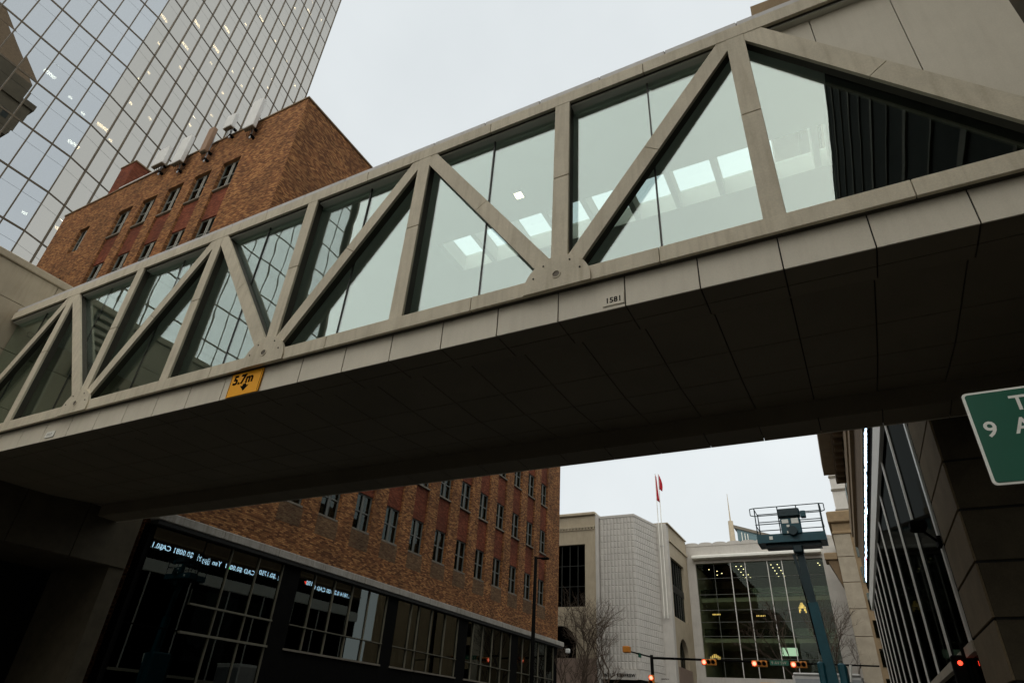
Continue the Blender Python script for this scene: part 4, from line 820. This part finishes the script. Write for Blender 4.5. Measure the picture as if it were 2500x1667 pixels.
MB(Mb).bar((-1.62, 7.60), (-1.33, 3.6), 0.23, -0.12, 0.12).build('fly_boom', M_tealdk, BL); MB(Mb).bar((-1.49, 5.8), (-1.24, 2.3), 0.31, -0.16, 0.16).build('main_boom', M_teal, BL)
MB(Mb).bar((-1.83, 7.45), (-1.60, 5.9), 0.10, -0.05, 0.05).build('levelling_cylinder', M_tealdk, BL); MB(Mb).tube((-1.80, 0.0, 7.3), (-1.55, 0.0, 4.2), 0.025).build('hose', M_black, BL)
MB().bbox(-1.70, -1.48, 24.8, 26.2, 2.2, 3.98, 0.05).build('riser_link', M_teal, BL); MB().bbox(-1.10, -0.86, 24.8, 26.2, 2.0, 3.94, 0.05).build('riser_link', M_teal, BL)
MB().bbox(-2.0, -0.7, 24.6, 27.2, 1.1, 2.3, 0.08).build('turret', M_teal, BL); MB().bbox(-2.2, -0.5, 24.2, 27.0, 0.45, 1.05, 0.06).build('chassis', M_tealdk, BL)
for x in (-2.35, -0.35):
    for y in (24.6, 26.6):
        wh = MB().tube((x-0.15, y, 0.48), (x+0.15, y, 0.48), 0.48, n=20).build('wheel', M_rubber, BL); MB().tube((x-0.16, y, 0.48), (x+0.16, y, 0.48), 0.24, n=14).build('rim', M_signw, wh)
MB().tube((-0.80, 24.9, 3.4), (-0.72, 24.9, 3.9), 0.035).build('hydraulic_rod', M_signw, BL)

# box truck beyond the lift
TK = thing('box_truck', 'white box truck parked beyond the boom lift', 'truck', (-1.9, 33, 0))
MB().bbox(-3.05, -0.55, 30.0, 36.0, 1.0, 4.0, 0.06).build('cargo_box', M_truck, TK); MB().box(-2.95, -0.65, 29.96, 30.0, 1.1, 3.85).build('rear_door', M_steel, TK); MB().bbox(-3.0, -0.6, 29.95, 36.02, 3.97, 4.06, 0.03).build('roof_cap', M_truck, TK)
MB().bbox(-2.9, -0.7, 36.1, 38.0, 0.6, 2.7, 0.15).build('cab', M_truck, TK); MB().box(-2.7, -0.9, 30, 38, 0.45, 0.95).build('chassis', M_black, TK)
for x in (-2.85, -0.75):
    for y in (31.2, 37.0):
        wh = MB().tube((x-0.14, y, 0.36 if x > -1.6 else 0.36), (x+0.14, y, 0.36), 0.50 if False else 0.36, n=18).build('wheel', M_rubber, TK); MB().tube((x-0.15, y, 0.36), (x+0.15, y, 0.36), 0.2, n=12).build('rim', M_steel, wh)
MB().box(-2.95, -2.7, 29.93, 29.97, 1.15, 1.35).box(-0.9, -0.65, 29.93, 29.97, 1.15, 1.35).build('tail_light', M_flag, TK)

# bare trees
def tree(name, label, base, height, seed, spread=1.0, stems=3):
    rg = random.Random(seed); t = thing(name, label, 'tree', base, 0, 'bare street trees'); tr = MB(); cr = MB()
    def grow(p, d, l, r, lv):
        q = p+d*l; (tr if lv <= 1 else cr).tube(p, q, r, r*0.72, 6 if lv <= 1 else 4)
        if lv >= 6 or r < 0.006: return
        n = 2 if lv < 1 else rg.choice((2, 2, 3))
        for k in range(n):
            v = Vector((rg.gauss(0, 1), rg.gauss(0, 1), rg.gauss(0.15, 0.6))).normalized()
            nd = (d*1.0+v*(0.42+0.1*lv)*spread+Vector((0, 0, 0.14))).normalized(); grow(q, nd, l*rg.uniform(0.66, 0.86), r*rg.uniform(0.58, 0.72), lv+1)
        if lv >= 2 and rg.random() < 0.8: grow(p+d*l*0.5, (d+Vector((rg.gauss(0, .7), rg.gauss(0, .7), rg.gauss(.2, .3)))).normalized(), l*0.6, r*0.5, lv+1)
    for k in range(stems):
        a = 2*math.pi*k/stems+rg.random(); d = Vector((math.cos(a)*0.30*spread, math.sin(a)*0.30*spread, 1)).normalized(); grow(Vector(base), d, height*0.29, 0.13 if stems > 1 else 0.17, 0)
    tr.build('trunk', M_bark, t, True); cr.build('crown', M_bark, t)
tree('bare_tree', 'bare multi-stemmed tree in front of the white ribbed store', (-21.6, 56.2, 0), 12.4, 3, 1.2, 3)
tree('bare_tree', 'thin bare tree behind the boom lift before the pale atrium wall', (-3.2, 60.5, 0), 11.5, 11, 0.9, 2)
tree('bare_tree', 'small bare tree at the corner of the brick building shopfront', (-17.2, 43.0, 0), 6.2, 5, 0.9, 2)
print('objects', len(bpy.data.objects))
